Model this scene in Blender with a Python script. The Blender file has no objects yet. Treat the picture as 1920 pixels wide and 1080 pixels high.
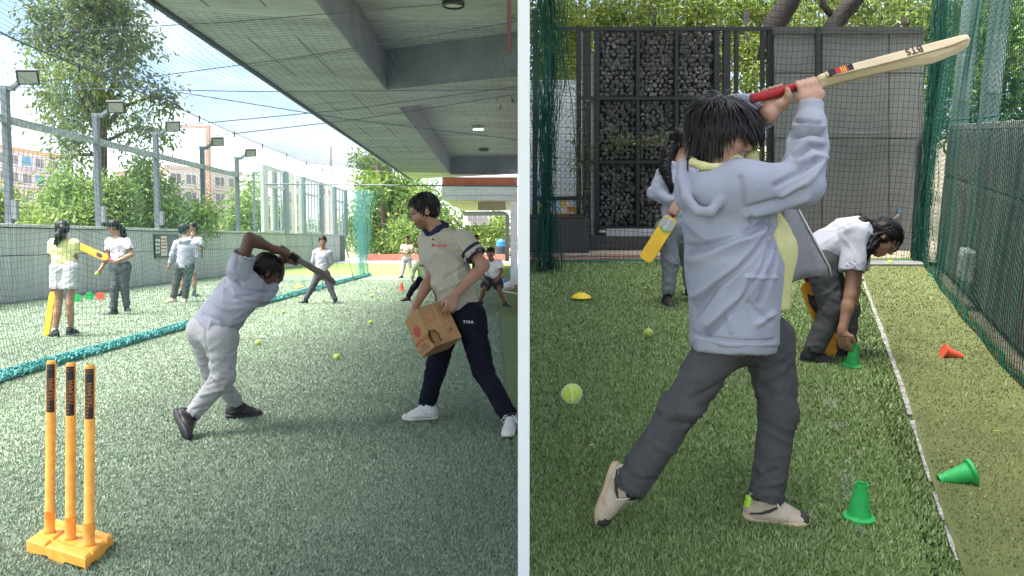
import bpy, math, random
import numpy as np
from mathutils import Vector, Matrix
random.seed(7); RNG = np.random.default_rng(7)
scene = bpy.context.scene
col = scene.collection
R = math.radians

# ------------------------------------------------------------------ camera, sky, sun, exposure
F, CX, CY = 1500.0, 982.0, 540.0            # focal length and principal point in photograph pixels
PITCH_L, PITCH_R = math.atan(90/F), math.atan(290/F)
EYE_L, EYE_R = 1.35, 1.45
cam = bpy.data.cameras.new('camera'); cam_o = bpy.data.objects.new('camera', cam); col.objects.link(cam_o)
cam.sensor_width = 36; cam.lens = 36*F/1920; cam.clip_start = .05; cam.clip_end = 3000
cam.shift_x = -(CX-960)/1920
cam_o.location = (0, 0, EYE_L); cam_o.rotation_euler = (math.pi/2-PITCH_L, 0, 0)
scene.camera = cam_o

SUN_EL, SUN_AZ = R(66), R(250)              # azimuth clockwise from +Y
world = bpy.data.worlds.new('World'); scene.world = world; world.use_nodes = True
wn, wl = world.node_tree.nodes, world.node_tree.links
wn.clear()
sky = wn.new('ShaderNodeTexSky'); sky.sky_type = 'NISHITA'; sky.sun_disc = False
sky.sun_elevation = SUN_EL; sky.sun_rotation = SUN_AZ; sky.air_density = 1.0; sky.dust_density = .4
tc = wn.new('ShaderNodeTexCoord'); mp = wn.new('ShaderNodeMapping'); mp.inputs['Scale'].default_value = (1, 1, 2.6)
mp.inputs['Location'].default_value = (.9, .35, .1)
nz = wn.new('ShaderNodeTexNoise'); nz.inputs['Scale'].default_value = 2.3; nz.inputs['Detail'].default_value = 7; nz.inputs['Roughness'].default_value = .55
rp = wn.new('ShaderNodeValToRGB'); rp.color_ramp.elements[0].position = .42; rp.color_ramp.elements[1].position = .68
mx = wn.new('ShaderNodeMixRGB'); mx.inputs[2].default_value = (7.6, 7.7, 7.9, 1)
bg = wn.new('ShaderNodeBackground'); bg.inputs['Strength'].default_value = .05
out = wn.new('ShaderNodeOutputWorld')
wl.new(tc.outputs['Generated'], mp.inputs[0]); wl.new(mp.outputs[0], nz.inputs['Vector']); wl.new(nz.outputs['Fac'], rp.inputs[0])
wl.new(rp.outputs[0], mx.inputs[0]); wl.new(sky.outputs[0], mx.inputs[1]); wl.new(mx.outputs[0], bg.inputs[0]); wl.new(bg.outputs[0], out.inputs[0])

sl = bpy.data.lights.new('sun', 'SUN'); sl.energy = 3.0; sl.angle = R(42); sl.color = (1, .96, .9)
so = bpy.data.objects.new('sun', sl); col.objects.link(so)
sd = Vector((math.sin(SUN_AZ)*math.cos(SUN_EL), math.cos(SUN_AZ)*math.cos(SUN_EL), math.sin(SUN_EL)))
so.rotation_euler = sd.to_track_quat('Z', 'Y').to_euler(); so.location = (-20, -20, 40)

vs = scene.view_settings
vs.view_transform = 'Standard'; vs.look = 'None'; vs.exposure = 2.88; vs.gamma = 1; vs.use_curve_mapping = False
scene.render.engine = 'CYCLES'
scene.cycles.max_bounces = 6; scene.cycles.diffuse_bounces = 3; scene.cycles.transparent_max_bounces = 8
scene.render.resolution_x = 1024; scene.render.resolution_y = 576

# ------------------------------------------------------------------ frames: the place left of the white divider is level, the one right of it climbs
def V(*a): return np.array(a if len(a) > 1 else a[0], dtype=float)
def unit(v):
    v = np.asarray(v, float); return v/(np.linalg.norm(v)+1e-12)
class Frame:
    def __init__(s, pitch, eye, M): s.p, s.eye, s.M = pitch, eye, M
    def ray(s, px, py):
        cx, cy = (px-CX)/F, (py-CY)/F
        return V(cx, math.cos(s.p)-math.sin(s.p)*cy, -math.sin(s.p)-math.cos(s.p)*cy)
    def at(s, px, py, d): return V(0, 0, s.eye)+s.ray(px, py)*d
    def g(s, px, py, z=0.0):
        r = s.ray(px, py); return V(0, 0, s.eye)+r*((z-s.eye)/r[2])
    def d(s, px, py, z=0.0):
        r = s.ray(px, py); return (z-s.eye)/r[2]
    def onY(s, px, py, Y):
        r = s.ray(px, py); return V(0, 0, s.eye)+r*(Y/r[1])
    def onplane(s, px, py, p0, n):
        r = s.ray(px, py); o = V(0, 0, s.eye); return o+r*(np.dot(p0-o, n)/np.dot(r, n))
LF = Frame(PITCH_L, EYE_L, Matrix.Identity(4))
RF = Frame(PITCH_R, EYE_R, Matrix.Translation((0, 0, EYE_L)) @ Matrix.Rotation(PITCH_R-PITCH_L, 4, 'X') @ Matrix.Translation((0, 0, -EYE_R)))
FR = LF
LOC = {}

# ------------------------------------------------------------------ materials
MATS = {}
def mat(name, c, rough=.7, var=.12, scale=8, bump=.0, bscale=150, metal=0, vcol=False, spec=.35, var2=0, scale2=60, sheen=0, emit=0, stretch=None):
    if name in MATS: return MATS[name]
    m = bpy.data.materials.new(name); m.use_nodes = True; N, L = m.node_tree.nodes, m.node_tree.links
    b = N['Principled BSDF']; b.inputs['Roughness'].default_value = rough; b.inputs['Metallic'].default_value = metal
    b.inputs['Specular IOR Level'].default_value = spec
    if sheen: b.inputs['Sheen Weight'].default_value = sheen
    t = N.new('ShaderNodeTexCoord')
    src = t.outputs['Object']
    if stretch:
        q = N.new('ShaderNodeMapping'); q.inputs['Scale'].default_value = stretch; L.new(src, q.inputs[0]); src = q.outputs[0]
    if vcol:
        a = N.new('ShaderNodeAttribute'); a.attribute_name = 'Col'; base = a.outputs['Color']
    else:
        r_ = N.new('ShaderNodeRGB'); r_.outputs[0].default_value = (*c, 1); base = r_.outputs[0]
    for (vv, sc, det) in ((var, scale, 5), (var2, scale2, 3)):
        if vv <= 0: continue
        n = N.new('ShaderNodeTexNoise'); n.inputs['Scale'].default_value = sc; n.inputs['Detail'].default_value = det
        L.new(src, n.inputs['Vector'])
        mr = N.new('ShaderNodeMapRange'); mr.inputs[1].default_value = .3; mr.inputs[2].default_value = .7
        mr.inputs[3].default_value = 1-vv; mr.inputs[4].default_value = 1+vv; L.new(n.outputs['Fac'], mr.inputs[0])
        mu = N.new('ShaderNodeVectorMath'); mu.operation = 'SCALE'; L.new(base, mu.inputs[0]); L.new(mr.outputs[0], mu.inputs['Scale'])
        base = mu.outputs[0]
    L.new(base, b.inputs['Base Color'])
    if emit:
        L.new(base, b.inputs['Emission Color']); b.inputs['Emission Strength'].default_value = emit
    if bump:
        n = N.new('ShaderNodeTexNoise'); n.inputs['Scale'].default_value = bscale; n.inputs['Detail'].default_value = 4
        L.new(src, n.inputs['Vector'])
        bp = N.new('ShaderNodeBump'); bp.inputs['Strength'].default_value = bump; bp.inputs['Distance'].default_value = .02
        L.new(n.outputs['Fac'], bp.inputs['Height']); L.new(bp.outputs[0], b.inputs['Normal'])
    MATS[name] = m; return m

# ------------------------------------------------------------------ mesh helpers
def make_mesh(name, v, f, smooth=False, colors=None):
    me = bpy.data.meshes.new(name)
    v = np.asarray(v, dtype=np.float32)
    if isinstance(f, np.ndarray):
        n, k = f.shape
        me.vertices.add(len(v)); me.vertices.foreach_set('co', v.ravel())
        me.loops.add(n*k); me.loops.foreach_set('vertex_index', f.astype(np.int32).ravel())
        me.polygons.add(n); me.polygons.foreach_set('loop_start', np.arange(0, n*k, k, dtype=np.int32))
        me.polygons.foreach_set('loop_total', np.full(n, k, dtype=np.int32))
        me.update(calc_edges=True)
    else:
        me.from_pydata(v.tolist(), [], f); me.update()
    me.polygons.foreach_set('use_smooth', np.full(len(me.polygons), bool(smooth)))
    if colors is not None:
        a = me.color_attributes.new('Col', 'FLOAT_COLOR', 'POINT')
        c = np.ones((len(v), 4), np.float32); c[:, :3] = colors; a.data.foreach_set('color', c.ravel())
    return me

def link(name, me, m, parent=None, loc=None, bevel=0):
    o = bpy.data.objects.new(name, me); col.objects.link(o)
    if m is not None:
        me.materials.clear(); me.materials.append(m)
    if parent is not None: o.parent = parent; LOC[o.name] = LOC[parent.name]
    else:
        l = V(0, 0, 0) if loc is None else V(loc); LOC[o.name] = l
        o.matrix_world = FR.M @ Matrix.Translation(Vector(l))
    if bevel:
        b = o.modifiers.new('bevel', 'BEVEL'); b.width = bevel; b.segments = 2; b.limit_method = 'ANGLE'
    return o
def tag(o, label=None, cat=None, group=None, kind=None):
    if label: o['label'] = label
    if cat: o['category'] = cat
    if group: o['group'] = group
    if kind: o['kind'] = kind
    return o
def thing(name, label, cat, loc, group=None):
    o = bpy.data.objects.new(name, None); o.empty_display_size = .1; col.objects.link(o)
    LOC[o.name] = V(loc); o.matrix_world = FR.M @ Matrix.Translation(Vector(V(loc)))
    return tag(o, label, cat, group)

def basis(axis, hint=(0, 0, 1)):
    a = unit(axis); h = V(hint)
    if abs(np.dot(a, unit(h))) > .97: h = V(1, 0, 0) if abs(a[0]) < .9 else V(0, 1, 0)
    x = unit(np.cross(h, a)); y = np.cross(a, x); return x, y, a
def rotz(a): c, s = math.cos(a), math.sin(a); return np.array([[c, -s, 0], [s, c, 0], [0, 0, 1.]])
def rotx(a): c, s = math.cos(a), math.sin(a); return np.array([[1, 0, 0], [0, c, -s], [0, s, c]])
def roty(a): c, s = math.cos(a), math.sin(a); return np.array([[c, 0, s], [0, 1, 0], [-s, 0, c]])

class MB:
    def __init__(s): s.v, s.f = [], []
    def add(s, vs, fs):
        o = len(s.v); s.v += [tuple(p) for p in vs]; s.f += [tuple(i+o for i in q) for q in fs]; return s
    def box(s, c, size, A=None):
        c = V(c); h = V(size)/2; A = np.eye(3) if A is None else A
        vs = [c+A@(h*V(x, y, z)) for x in (-1, 1) for y in (-1, 1) for z in (-1, 1)]
        return s.add(vs, [(0, 1, 3, 2), (4, 6, 7, 5), (0, 4, 5, 1), (2, 3, 7, 6), (0, 2, 6, 4), (1, 5, 7, 3)])
    def bar(s, a, b, w, h, hint=(0, 0, 1)):
        x, y, z = basis(V(b)-V(a), hint); L = np.linalg.norm(V(b)-V(a))
        return s.box((V(a)+V(b))/2, (w, h, L), np.stack([x, y, z], 1))
    def hexa(s, lo, hi):               # two matching rings of points -> solid
        n = len(lo); vs = list(lo)+list(hi)
        fs = [tuple(range(n))[::-1], tuple(range(n, 2*n))]+[(i, (i+1) % n, n+(i+1) % n, n+i) for i in range(n)]
        return s.add(vs, fs)
    def prism(s, pts, off):
        off = V(off); return s.hexa([V(p) for p in pts], [V(p)+off for p in pts])
    def tube(s, pts, r, n=6, cap=True):
        pts = [V(p) for p in pts]; k = len(pts); rr = [r]*k if np.isscalar(r) else r
        vs, fs = [], []
        t0 = unit(pts[1]-pts[0]); x, y, _ = basis(t0)
        for i, p in enumerate(pts):
            t = unit(pts[min(i+1, k-1)]-pts[max(i-1, 0)])
            x = unit(x-t*np.dot(x, t)); y = np.cross(t, x)
            for j in range(n):
                a = 2*math.pi*j/n; vs.append(p+rr[i]*(math.cos(a)*x+math.sin(a)*y))
        for i in range(k-1):
            for j in range(n):
                fs.append((i*n+j, i*n+(j+1) % n, (i+1)*n+(j+1) % n, (i+1)*n+j))
        if cap: fs += [tuple(range(n))[::-1], tuple(range((k-1)*n, k*n))]
        return s.add(vs, fs)
    def lathe(s, prof, c=(0, 0, 0), A=None, n=24):
        A = np.eye(3) if A is None else A; c = V(c); vs, fs = [], []
        for (r, z) in prof:
            for j in range(n):
                a = 2*math.pi*j/n; vs.append(c+A@V(r*math.cos(a), r*math.sin(a), z))
        for i in range(len(prof)-1):
            for j in range(n):
                fs.append((i*n+j, i*n+(j+1) % n, (i+1)*n+(j+1) % n, (i+1)*n+j))
        fs += [tuple(range(n))[::-1], tuple(range((len(prof)-1)*n, len(prof)*n))]
        return s.add(vs, fs)
    def loft(s, rings):
        n = len(rings[0]); vs, fs = [], []
        for r in rings: vs += [V(p) for p in r]
        for i in range(len(rings)-1):
            for j in range(n):
                fs.append((i*n+j, i*n+(j+1) % n, (i+1)*n+(j+1) % n, (i+1)*n+j))
        fs += [tuple(range(n))[::-1], tuple(range((len(rings)-1)*n, len(rings)*n))]
        return s.add(vs, fs)
    def build(s, name, m, parent=None, loc=None, smooth=False, bevel=0):
        l = LOC[parent.name] if parent is not None else (V(0, 0, 0) if loc is None else V(loc))
        v = np.array(s.v)-l
        me = make_mesh(name, v, s.f, smooth)
        o = link(name, me, m, parent, loc, bevel)
        if smooth and not bevel: pass
        return o

def vhash(x, y, z):
    h = (x*374761393+y*668265263+z*1274126177) & 0x7fffffff
    h = ((h ^ (h >> 13))*1103515245) & 0x7fffffff
    return ((h ^ (h >> 16)) & 0xffff)/65535.0
def vnoise(P):
    P = np.asarray(P, float); i = np.floor(P).astype(np.int64); f = P-i; f = f*f*(3-2*f); r = 0
    for dx in (0, 1):
        wx = f[:, 0] if dx else 1-f[:, 0]
        for dy in (0, 1):
            wy = f[:, 1] if dy else 1-f[:, 1]
            for dz in (0, 1):
                wz = f[:, 2] if dz else 1-f[:, 2]
                r = r+wx*wy*wz*vhash(i[:, 0]+dx+5000, i[:, 1]+dy+5000, i[:, 2]+dz+5000)
    return r

def vnormals(v, f):
    t = v[f[:, 2]]-v[f[:, 0]]; u = v[f[:, 3]]-v[f[:, 1]] if f.shape[1] == 4 else v[f[:, 1]]-v[f[:, 0]]
    fn = np.cross(t, u) if f.shape[1] == 4 else np.cross(u, t)
    n = np.zeros_like(v)
    for k in range(f.shape[1]): np.add.at(n, f[:, k], fn)
    return n/(np.linalg.norm(n, axis=1, keepdims=True)+1e-12)

# ------------------------------------------------------------------ solid modelling by distance fields (for bodies and clothes)
def cone(a, b, ra, rb=None, flat=None, fs=1.0, k=.03, cut='', op='+'):
    return dict(t='c', a=V(a), b=V(b), ra=ra, rb=ra if rb is None else rb, n=None if flat is None else unit(flat), fs=fs, k=k, cut=cut, op=op)
def ell(c, r, A=None, k=.03, op='+'):
    return dict(t='e', c=V(c), r=V(r), A=np.eye(3) if A is None else A, k=k, op=op)
def half(p, n): return dict(t='h', p=V(p), n=unit(n), op='cut')
def chain(pts, rs, k=.012): return [cone(pts[i], pts[i+1], rs[i], rs[i+1], k=k) for i in range(len(pts)-1)]

def field(prims, vox):
    lo, hi = V(9e9, 9e9, 9e9), V(-9e9, -9e9, -9e9); bb = []
    for q in prims:
        if q['t'] == 'c':
            r = max(q['ra'], q['rb'])/(min(1.0, q['fs']) if q['n'] is not None else 1.0); l, h = np.minimum(q['a'], q['b'])-r, np.maximum(q['a'], q['b'])+r
        elif q['t'] == 'e':
            r = max(q['r']); l, h = q['c']-r, q['c']+r
        else: bb.append(None); continue
        bb.append((l, h))
        if q['op'] == '+': lo, hi = np.minimum(lo, l), np.maximum(hi, h)
    lo, hi = lo-3*vox, hi+3*vox
    sh = np.ceil((hi-lo)/vox).astype(int)+1
    D = np.full(sh, 1.0, np.float32)
    ax = [lo[i]+vox*np.arange(sh[i]) for i in range(3)]
    for q, b in zip(prims, bb):
        if b is None: s0, s1 = V(0, 0, 0).astype(int), sh
        else:
            pad = 2.5*vox+q.get('k', 0)
            s0 = np.clip(np.floor((b[0]-pad-lo)/vox).astype(int), 0, sh); s1 = np.clip(np.ceil((b[1]+pad-lo)/vox).astype(int)+1, 0, sh)
            if np.any(s1 <= s0): continue
        sl_ = tuple(slice(int(s0[i]), int(s1[i])) for i in range(3))
        X = ax[0][sl_[0]][:, None, None]; Y = ax[1][sl_[1]][None, :, None]; Z = ax[2][sl_[2]][None, None, :]
        if q['t'] == 'c':
            a, bb_ = q['a'], q['b']; ab = bb_-a; L2 = max(np.dot(ab, ab), 1e-9)
            x, y, z = X-a[0], Y-a[1], Z-a[2]
            t0 = (x*ab[0]+y*ab[1]+z*ab[2])/L2; t = np.clip(t0, 0, 1)
            x, y, z = x-t*ab[0], y-t*ab[1], z-t*ab[2]
            if q['n'] is not None:
                n = q['n']; w = (x*n[0]+y*n[1]+z*n[2])*(q['fs']-1); x, y, z = x+w*n[0], y+w*n[1], z+w*n[2]
            d = np.sqrt(x*x+y*y+z*z)-(q['ra']+t*(q['rb']-q['ra']))
            Ln = math.sqrt(L2)
            if 'a' in q['cut']: d = np.maximum(d, -t0*Ln)
            if 'b' in q['cut']: d = np.maximum(d, (t0-1)*Ln)
        elif q['t'] == 'e':
            c, r, A = q['c'], q['r'], q['A']; x, y, z = X-c[0], Y-c[1], Z-c[2]
            u = (x*A[0, 0]+y*A[1, 0]+z*A[2, 0])/r[0]; v = (x*A[0, 1]+y*A[1, 1]+z*A[2, 1])/r[1]; w = (x*A[0, 2]+y*A[1, 2]+z*A[2, 2])/r[2]
            d = (np.sqrt(u*u+v*v+w*w)-1)*min(r)
        else:
            d = (X-q['p'][0])*q['n'][0]+(Y-q['p'][1])*q['n'][1]+(Z-q['p'][2])*q['n'][2]
            D[sl_] = np.maximum(D[sl_], d); continue
        k = q['k']; cur = D[sl_]
        if q['op'] == '+':
            h = np.clip(.5+.5*(cur-d)/k, 0, 1); D[sl_] = cur+(d-cur)*h-k*h*(1-h)
        else:
            h = np.clip(.5-.5*(cur+d)/k, 0, 1); D[sl_] = cur+(-d-cur)*h+k*h*(1-h)
    return D, lo

def surf(prims, vox):
    D, lo = field(prims, vox); S = D < 0
    nx, ny, nz_ = D.shape
    c = np.zeros((nx-1, ny-1, nz_-1), np.uint8)
    for dx in (0, 1):
        for dy in (0, 1):
            for dz in (0, 1): c += S[dx:nx-1+dx, dy:ny-1+dy, dz:nz_-1+dz]
    act = (c > 0) & (c < 8); idx = np.full(c.shape, -1, np.int32); I, J, K = np.nonzero(act); n = len(I); idx[I, J, K] = np.arange(n)
    P = np.zeros((n, 3)); cnt = np.zeros(n)
    for ax in range(3):
        for a in (0, 1):
            for b in (0, 1):
                o = [0, 0, 0]; o[(ax+1) % 3] = a; o[(ax+2) % 3] = b; e = list(o); e[ax] = 1
                d0 = D[I+o[0], J+o[1], K+o[2]].astype(float); d1 = D[I+e[0], J+e[1], K+e[2]].astype(float)
                m = (d0 < 0) != (d1 < 0); t = np.where(m, d0/np.where(m, d0-d1, 1), 0)
                p = np.tile(V(o), (n, 1)); p[:, ax] += t; P += p*m[:, None]; cnt += m
    P = (P/cnt[:, None]+np.stack([I, J, K], 1))*vox+lo
    fs = []
    for ax in range(3):
        a1, a2 = (ax+1) % 3, (ax+2) % 3
        s0 = [slice(1, -1)]*3; s0[ax] = slice(0, D.shape[ax]-1); s1 = list(s0); s1[ax] = slice(1, D.shape[ax])
        A_, B_ = S[tuple(s0)], S[tuple(s1)]
        ch = np.nonzero(A_ != B_); inside = A_[ch]
        g = [ch[0], ch[1], ch[2]]; g = [g[i]+(0 if i == ax else 1) for i in range(3)]
        def cell(da, db):
            h = [g[0].copy(), g[1].copy(), g[2].copy()]; h[a1] = h[a1]-da; h[a2] = h[a2]-db; return idx[h[0], h[1], h[2]]
        q = np.stack([cell(1, 1), cell(0, 1), cell(0, 0), cell(1, 0)], 1)
        q[~inside] = q[~inside][:, ::-1]; fs.append(q)
    f = np.concatenate(fs); f = f[(f >= 0).all(1)]
    return P, f

def relax(v, f, it=1, w=.5):
    for _ in range(it):
        s = np.zeros_like(v); c = np.zeros(len(v))
        for k in range(4):
            a, b = f[:, k], f[:, (k+1) % 4]
            np.add.at(s, a, v[b]); np.add.at(c, a, 1)
        v = v*(1-w)+w*s/np.maximum(c, 1)[:, None]
    return v

def folds(v, n, specs, seed=0):
    """cloth folds: ridges running along dir, strongest around centre"""
    d = np.zeros(len(v))
    for (dr, fa, fl, amp, ctr, rad) in specs:
        dr = unit(dr); x, y, _ = basis(dr)
        al = v@dr; w1 = vnoise(v*5+seed)*2-1
        q = np.stack([(v@x)*fa+w1*.5, (v@y)*fa+w1*.5, al*fl], 1)+seed*3.1
        h = 1-np.abs(vnoise(q)*2-1); h = h**1.6-.45
        if ctr is not None: h = h*np.exp(-np.sum((v-V(ctr))**2, 1)/rad**2)
        d += amp*h
    return v+n*d[:, None]
def creases(v, n, lines, view=None):
    """raised (amp>0) or sunk lines drawn on the cloth"""
    for (pts, amp, w) in lines:
        best = np.full(len(v), 9e9)
        for i in range(len(pts)-1):
            a, b = V(pts[i]), V(pts[i+1])
            if view is not None: a, b = a-view*np.dot(a, view), b-view*np.dot(b, view)
            ab = b-a; vp_ = v if view is None else v-np.outer(v@view, view); t = np.clip((vp_-a)@ab/np.dot(ab, ab), 0, 1)
            best = np.minimum(best, np.linalg.norm(vp_-a-t[:, None]*ab, axis=1))
        h = amp*np.exp(-(best/w)**2)
        if view is not None: h = h*np.clip((n@view)*3+.3, 0, 1)
        v = v+n*h[:, None]
    return v

def solid(name, prims, vox, m, parent, fold=None, seed=0, rel=1, colors=None, lines=None, view=None):
    v, f = surf(prims, vox)
    if rel: v = relax(v, f, rel)
    n = vnormals(v, f)
    if fold: v = folds(v, n, fold, seed)
    if lines: v = creases(v, n, lines, view)
    cl = colors(v, n) if colors else None
    me = make_mesh(name, v-LOC[parent.name], f, True, cl)
    return link(name, me, m, parent)

def text(name, s, size, m, parent, p, right, up, depth=.001, align='CENTER'):
    """flat lettering standing at p, reading along right"""
    c = bpy.data.curves.new('t', 'FONT'); c.body = s; c.size = size; c.extrude = depth; c.align_x = align; c.align_y = 'CENTER'; c.resolution_u = 3
    o = bpy.data.objects.new('t', c); col.objects.link(o); bpy.context.view_layer.update()
    me = bpy.data.meshes.new_from_object(o.evaluated_get(bpy.context.evaluated_depsgraph_get()))
    bpy.data.objects.remove(o); bpy.data.curves.remove(c)
    r = unit(right); u = V(up); u = unit(u-r*np.dot(u, r)); w = np.cross(r, u)
    n = len(me.vertices); co = np.empty(n*3, np.float32); me.vertices.foreach_get('co', co); co = co.reshape(-1, 3)
    co = co[:, :1]*r+co[:, 1:2]*u+co[:, 2:]*w+V(p)-LOC[parent.name]
    me.vertices.foreach_set('co', co.astype(np.float32).ravel()); me.update(); me.name = name
    return link(name, me, m, parent)

def netting(P, r, closed=False):
    """P: grid of knots (nu, nv, 3) -> thin three-sided cords between neighbours"""
    nu, nv = P.shape[:2]; id_ = np.arange(nu*nv).reshape(nu, nv); Q = P.reshape(-1, 3)
    E = np.concatenate([np.stack([id_[:-1].ravel(), id_[1:].ravel()], 1), np.stack([id_[:, :-1].ravel(), id_[:, 1:].ravel()], 1)])
    return cords(Q[E[:, 0]], Q[E[:, 1]], r)
def cords(A, B, r):
    t = B-A; t = t/(np.linalg.norm(t, axis=1, keepdims=True)+1e-9)
    h = np.where(np.abs(t[:, 2:]) > .8, V(1, 0, 0)[None], V(0, 0, 1)[None]); x = np.cross(h, t); x /= np.linalg.norm(x, axis=1, keepdims=True); y = np.cross(t, x)
    vs = []
    for p in (A, B):
        for k in range(3):
            a = 2*math.pi*k/3+.5; vs.append(p+r*(math.cos(a)*x+math.sin(a)*y))
    v = np.stack(vs, 1).reshape(-1, 3); o = (np.arange(len(A))*6)[:, None]
    f = np.concatenate([o+np.array([[k, (k+1) % 3, 3+(k+1) % 3, 3+k]]) for k in range(3)])
    return v, f
# ================================================================== the level place, left of the white divider
FR = LF
M_conc = mat('board_marked_concrete', (.36, .375, .365), .85, .22, 1.1, .25, 60, var2=.16, scale2=9, stretch=(.35, 1.6, 1))
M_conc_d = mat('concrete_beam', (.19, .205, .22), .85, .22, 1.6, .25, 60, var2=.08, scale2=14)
M_steel = mat('painted_grey_steel', (.115, .14, .155), .5, .12, 4, .05, 80)
M_dark = mat('dark_metal', (.035, .037, .04), .45, .1, 10)
M_glassy = mat('lamp_glass', (.24, .26, .25), .15, .05, 10, spec=.7)
M_panel = mat('grey_cement_panel', (.36, .38, .38), .8, .12, 1.3, .15, 30, var2=.10, scale2=9, stretch=(3, 3, .35))
M_cop = mat('wall_coping', (.40, .42, .41), .8, .15, 5, .2, 40)
M_core = mat('wall_core', (.10, .105, .105), .9, .1, 5)
M_white = mat('divider_white', (.86, .86, .86), .8, .02, 3)
M_cord_b = mat('dark_green_cord', (.03, .10, .10), .7, .1, 20)
M_cord_t = mat('teal_cord', (.09, .33, .32), .7, .18, 25)
M_cord_n = mat('navy_cord', (.08, .10, .14), .7, .1, 20)
M_red = mat('red_oxide_pipe', (.17, .06, .045), .5, .15, 10)

wd = unit(V((950-CX)/F, 1, 0)); wp0 = LF.g(0, 570); wn_ = V(wd[1], -wd[0], 0)
def wall_pt(px, z, off=0.0):
    p = LF.onplane(px, 450, wp0+wn_*off, wn_); return V(p[0], p[1], z)

# --- ground: one sheet, level on the left, climbing on the right
rm = RF.M
def rw(x, y, z): v = rm @ Vector((x, y, z)); return V(v.x, v.y, v.z)
gm = MB()
gm.add([V(-700, -60, -.05), V(0, -60, -.05), V(0, 900, -.05), V(-700, 900, -.05)], [(0, 1, 2, 3)])
gm.add([rw(0, -60, -.05), rw(700, -60, -.05), rw(700, 900, -.05), rw(0, 900, -.05)], [(0, 1, 2, 3)])
tag(gm.build('ground', mat('dry_earth', (.20, .17, .12), .95, .25, .6, .3, 12)), kind='structure')

M_turfbase_l = mat('turf_backing_left', (.16, .215, .14), .95, .18, 30, .5, 260, var2=.35, scale2=320)
t0, t1 = wall_pt(-400, 0), wall_pt(640, 0)
sm = MB(); sm.add([V(t0[0], -9, 0), V(-.02, -9, 0), V(-.02, 31, 0), V(wall_pt(440, 0)[0], 31, 0)], [(0, 1, 2, 3)])
tag(sm.build('turf', M_turfbase_l), kind='structure')
M_lawn = mat('lawn', (.17, .26, .06), .9, .25, 14, .4, 80, var2=.2, scale2=90)
sm = MB(); sm.add([V(-13, 31, -.004), V(-.02, 31, -.004), V(-.02, 47, -.004), V(-13, 47, -.004)], [(0, 1, 2, 3)])
tag(sm.build('lawn', M_lawn), kind='structure')
sm = MB(); sm.add([V(-13, 47, -.008), V(-.02, 47, -.008), V(-.02, 62, -.008), V(-13, 62, -.008)], [(0, 1, 2, 3)])
tag(sm.build('pavement', mat('pale_paving', (.55, .53, .5), .85, .08, 3)), kind='structure')
# olive strip along the white divider with a shallow step
e = [LF.g(*p) for p in ((931, 548), (938, 600), (944, 660), (952, 740), (962, 830), (971, 905))]
sm = MB(); up = V(0, 0, .03)
ring = [p for p in e]+[V(-.022, e[-1][1], 0), V(-.022, e[0][1], 0)]
sm.prism(ring, up)
tag(sm.build('turf_strip', mat('olive_turf', (.12, .16, .06), .95, .2, 20, .5, 240, var2=.3, scale2=300)), kind='structure')

# --- white divider between the two views, built as a wall seen end on
dW = 2.6; hw = 11.0/F*dW
wm = MB(); wm.box((0, (dW+14)/2, 1.15), (2*hw, 14-dW, 3.1))
tag(wm.build('view_divider', M_white), 'smooth white partition wall seen end on between the two practice areas', 'wall')

# --- boundary wall of cement panels
wall = thing('boundary_wall', 'long grey panelled boundary wall behind the netting under the floodlight poles', 'wall', wall_pt(0, 0))
y0 = 8.0; y1 = wall_pt(648, 0)[1]; WH = 1.70
def wy(y, z, off=0): p = wp0+wd*((y-wp0[1])/wd[1])+wn_*off; return V(p[0], p[1], z)
MB().bar(wy(y0, WH/2-.03, -.12), wy(y1, WH/2-.03, -.12), .16, WH-.06).build('core', M_core, wall)
pl = 3.1; n = int((y1-y0)/pl); pm = None
for i in range(n):
    for (za, zb) in ((.01, 1.0), (1.018, WH-.09)):
        a = y0+i*pl+.012; b = y0+(i+1)*pl-.012
        q = MB(); j = random.uniform(-.003, .003)
        q.prism([wy(a, za, -.04+j), wy(b, za, -.04+j), wy(b, zb, -.04+j), wy(a, zb, -.04+j)], wn_*.045); q.build('panel', M_panel, wall)
MB().bar(wy(y0, WH-.035, -.08), wy(y1, WH-.035, -.08), .30, .07).build('coping', M_cop, wall, bevel=.01)

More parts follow.
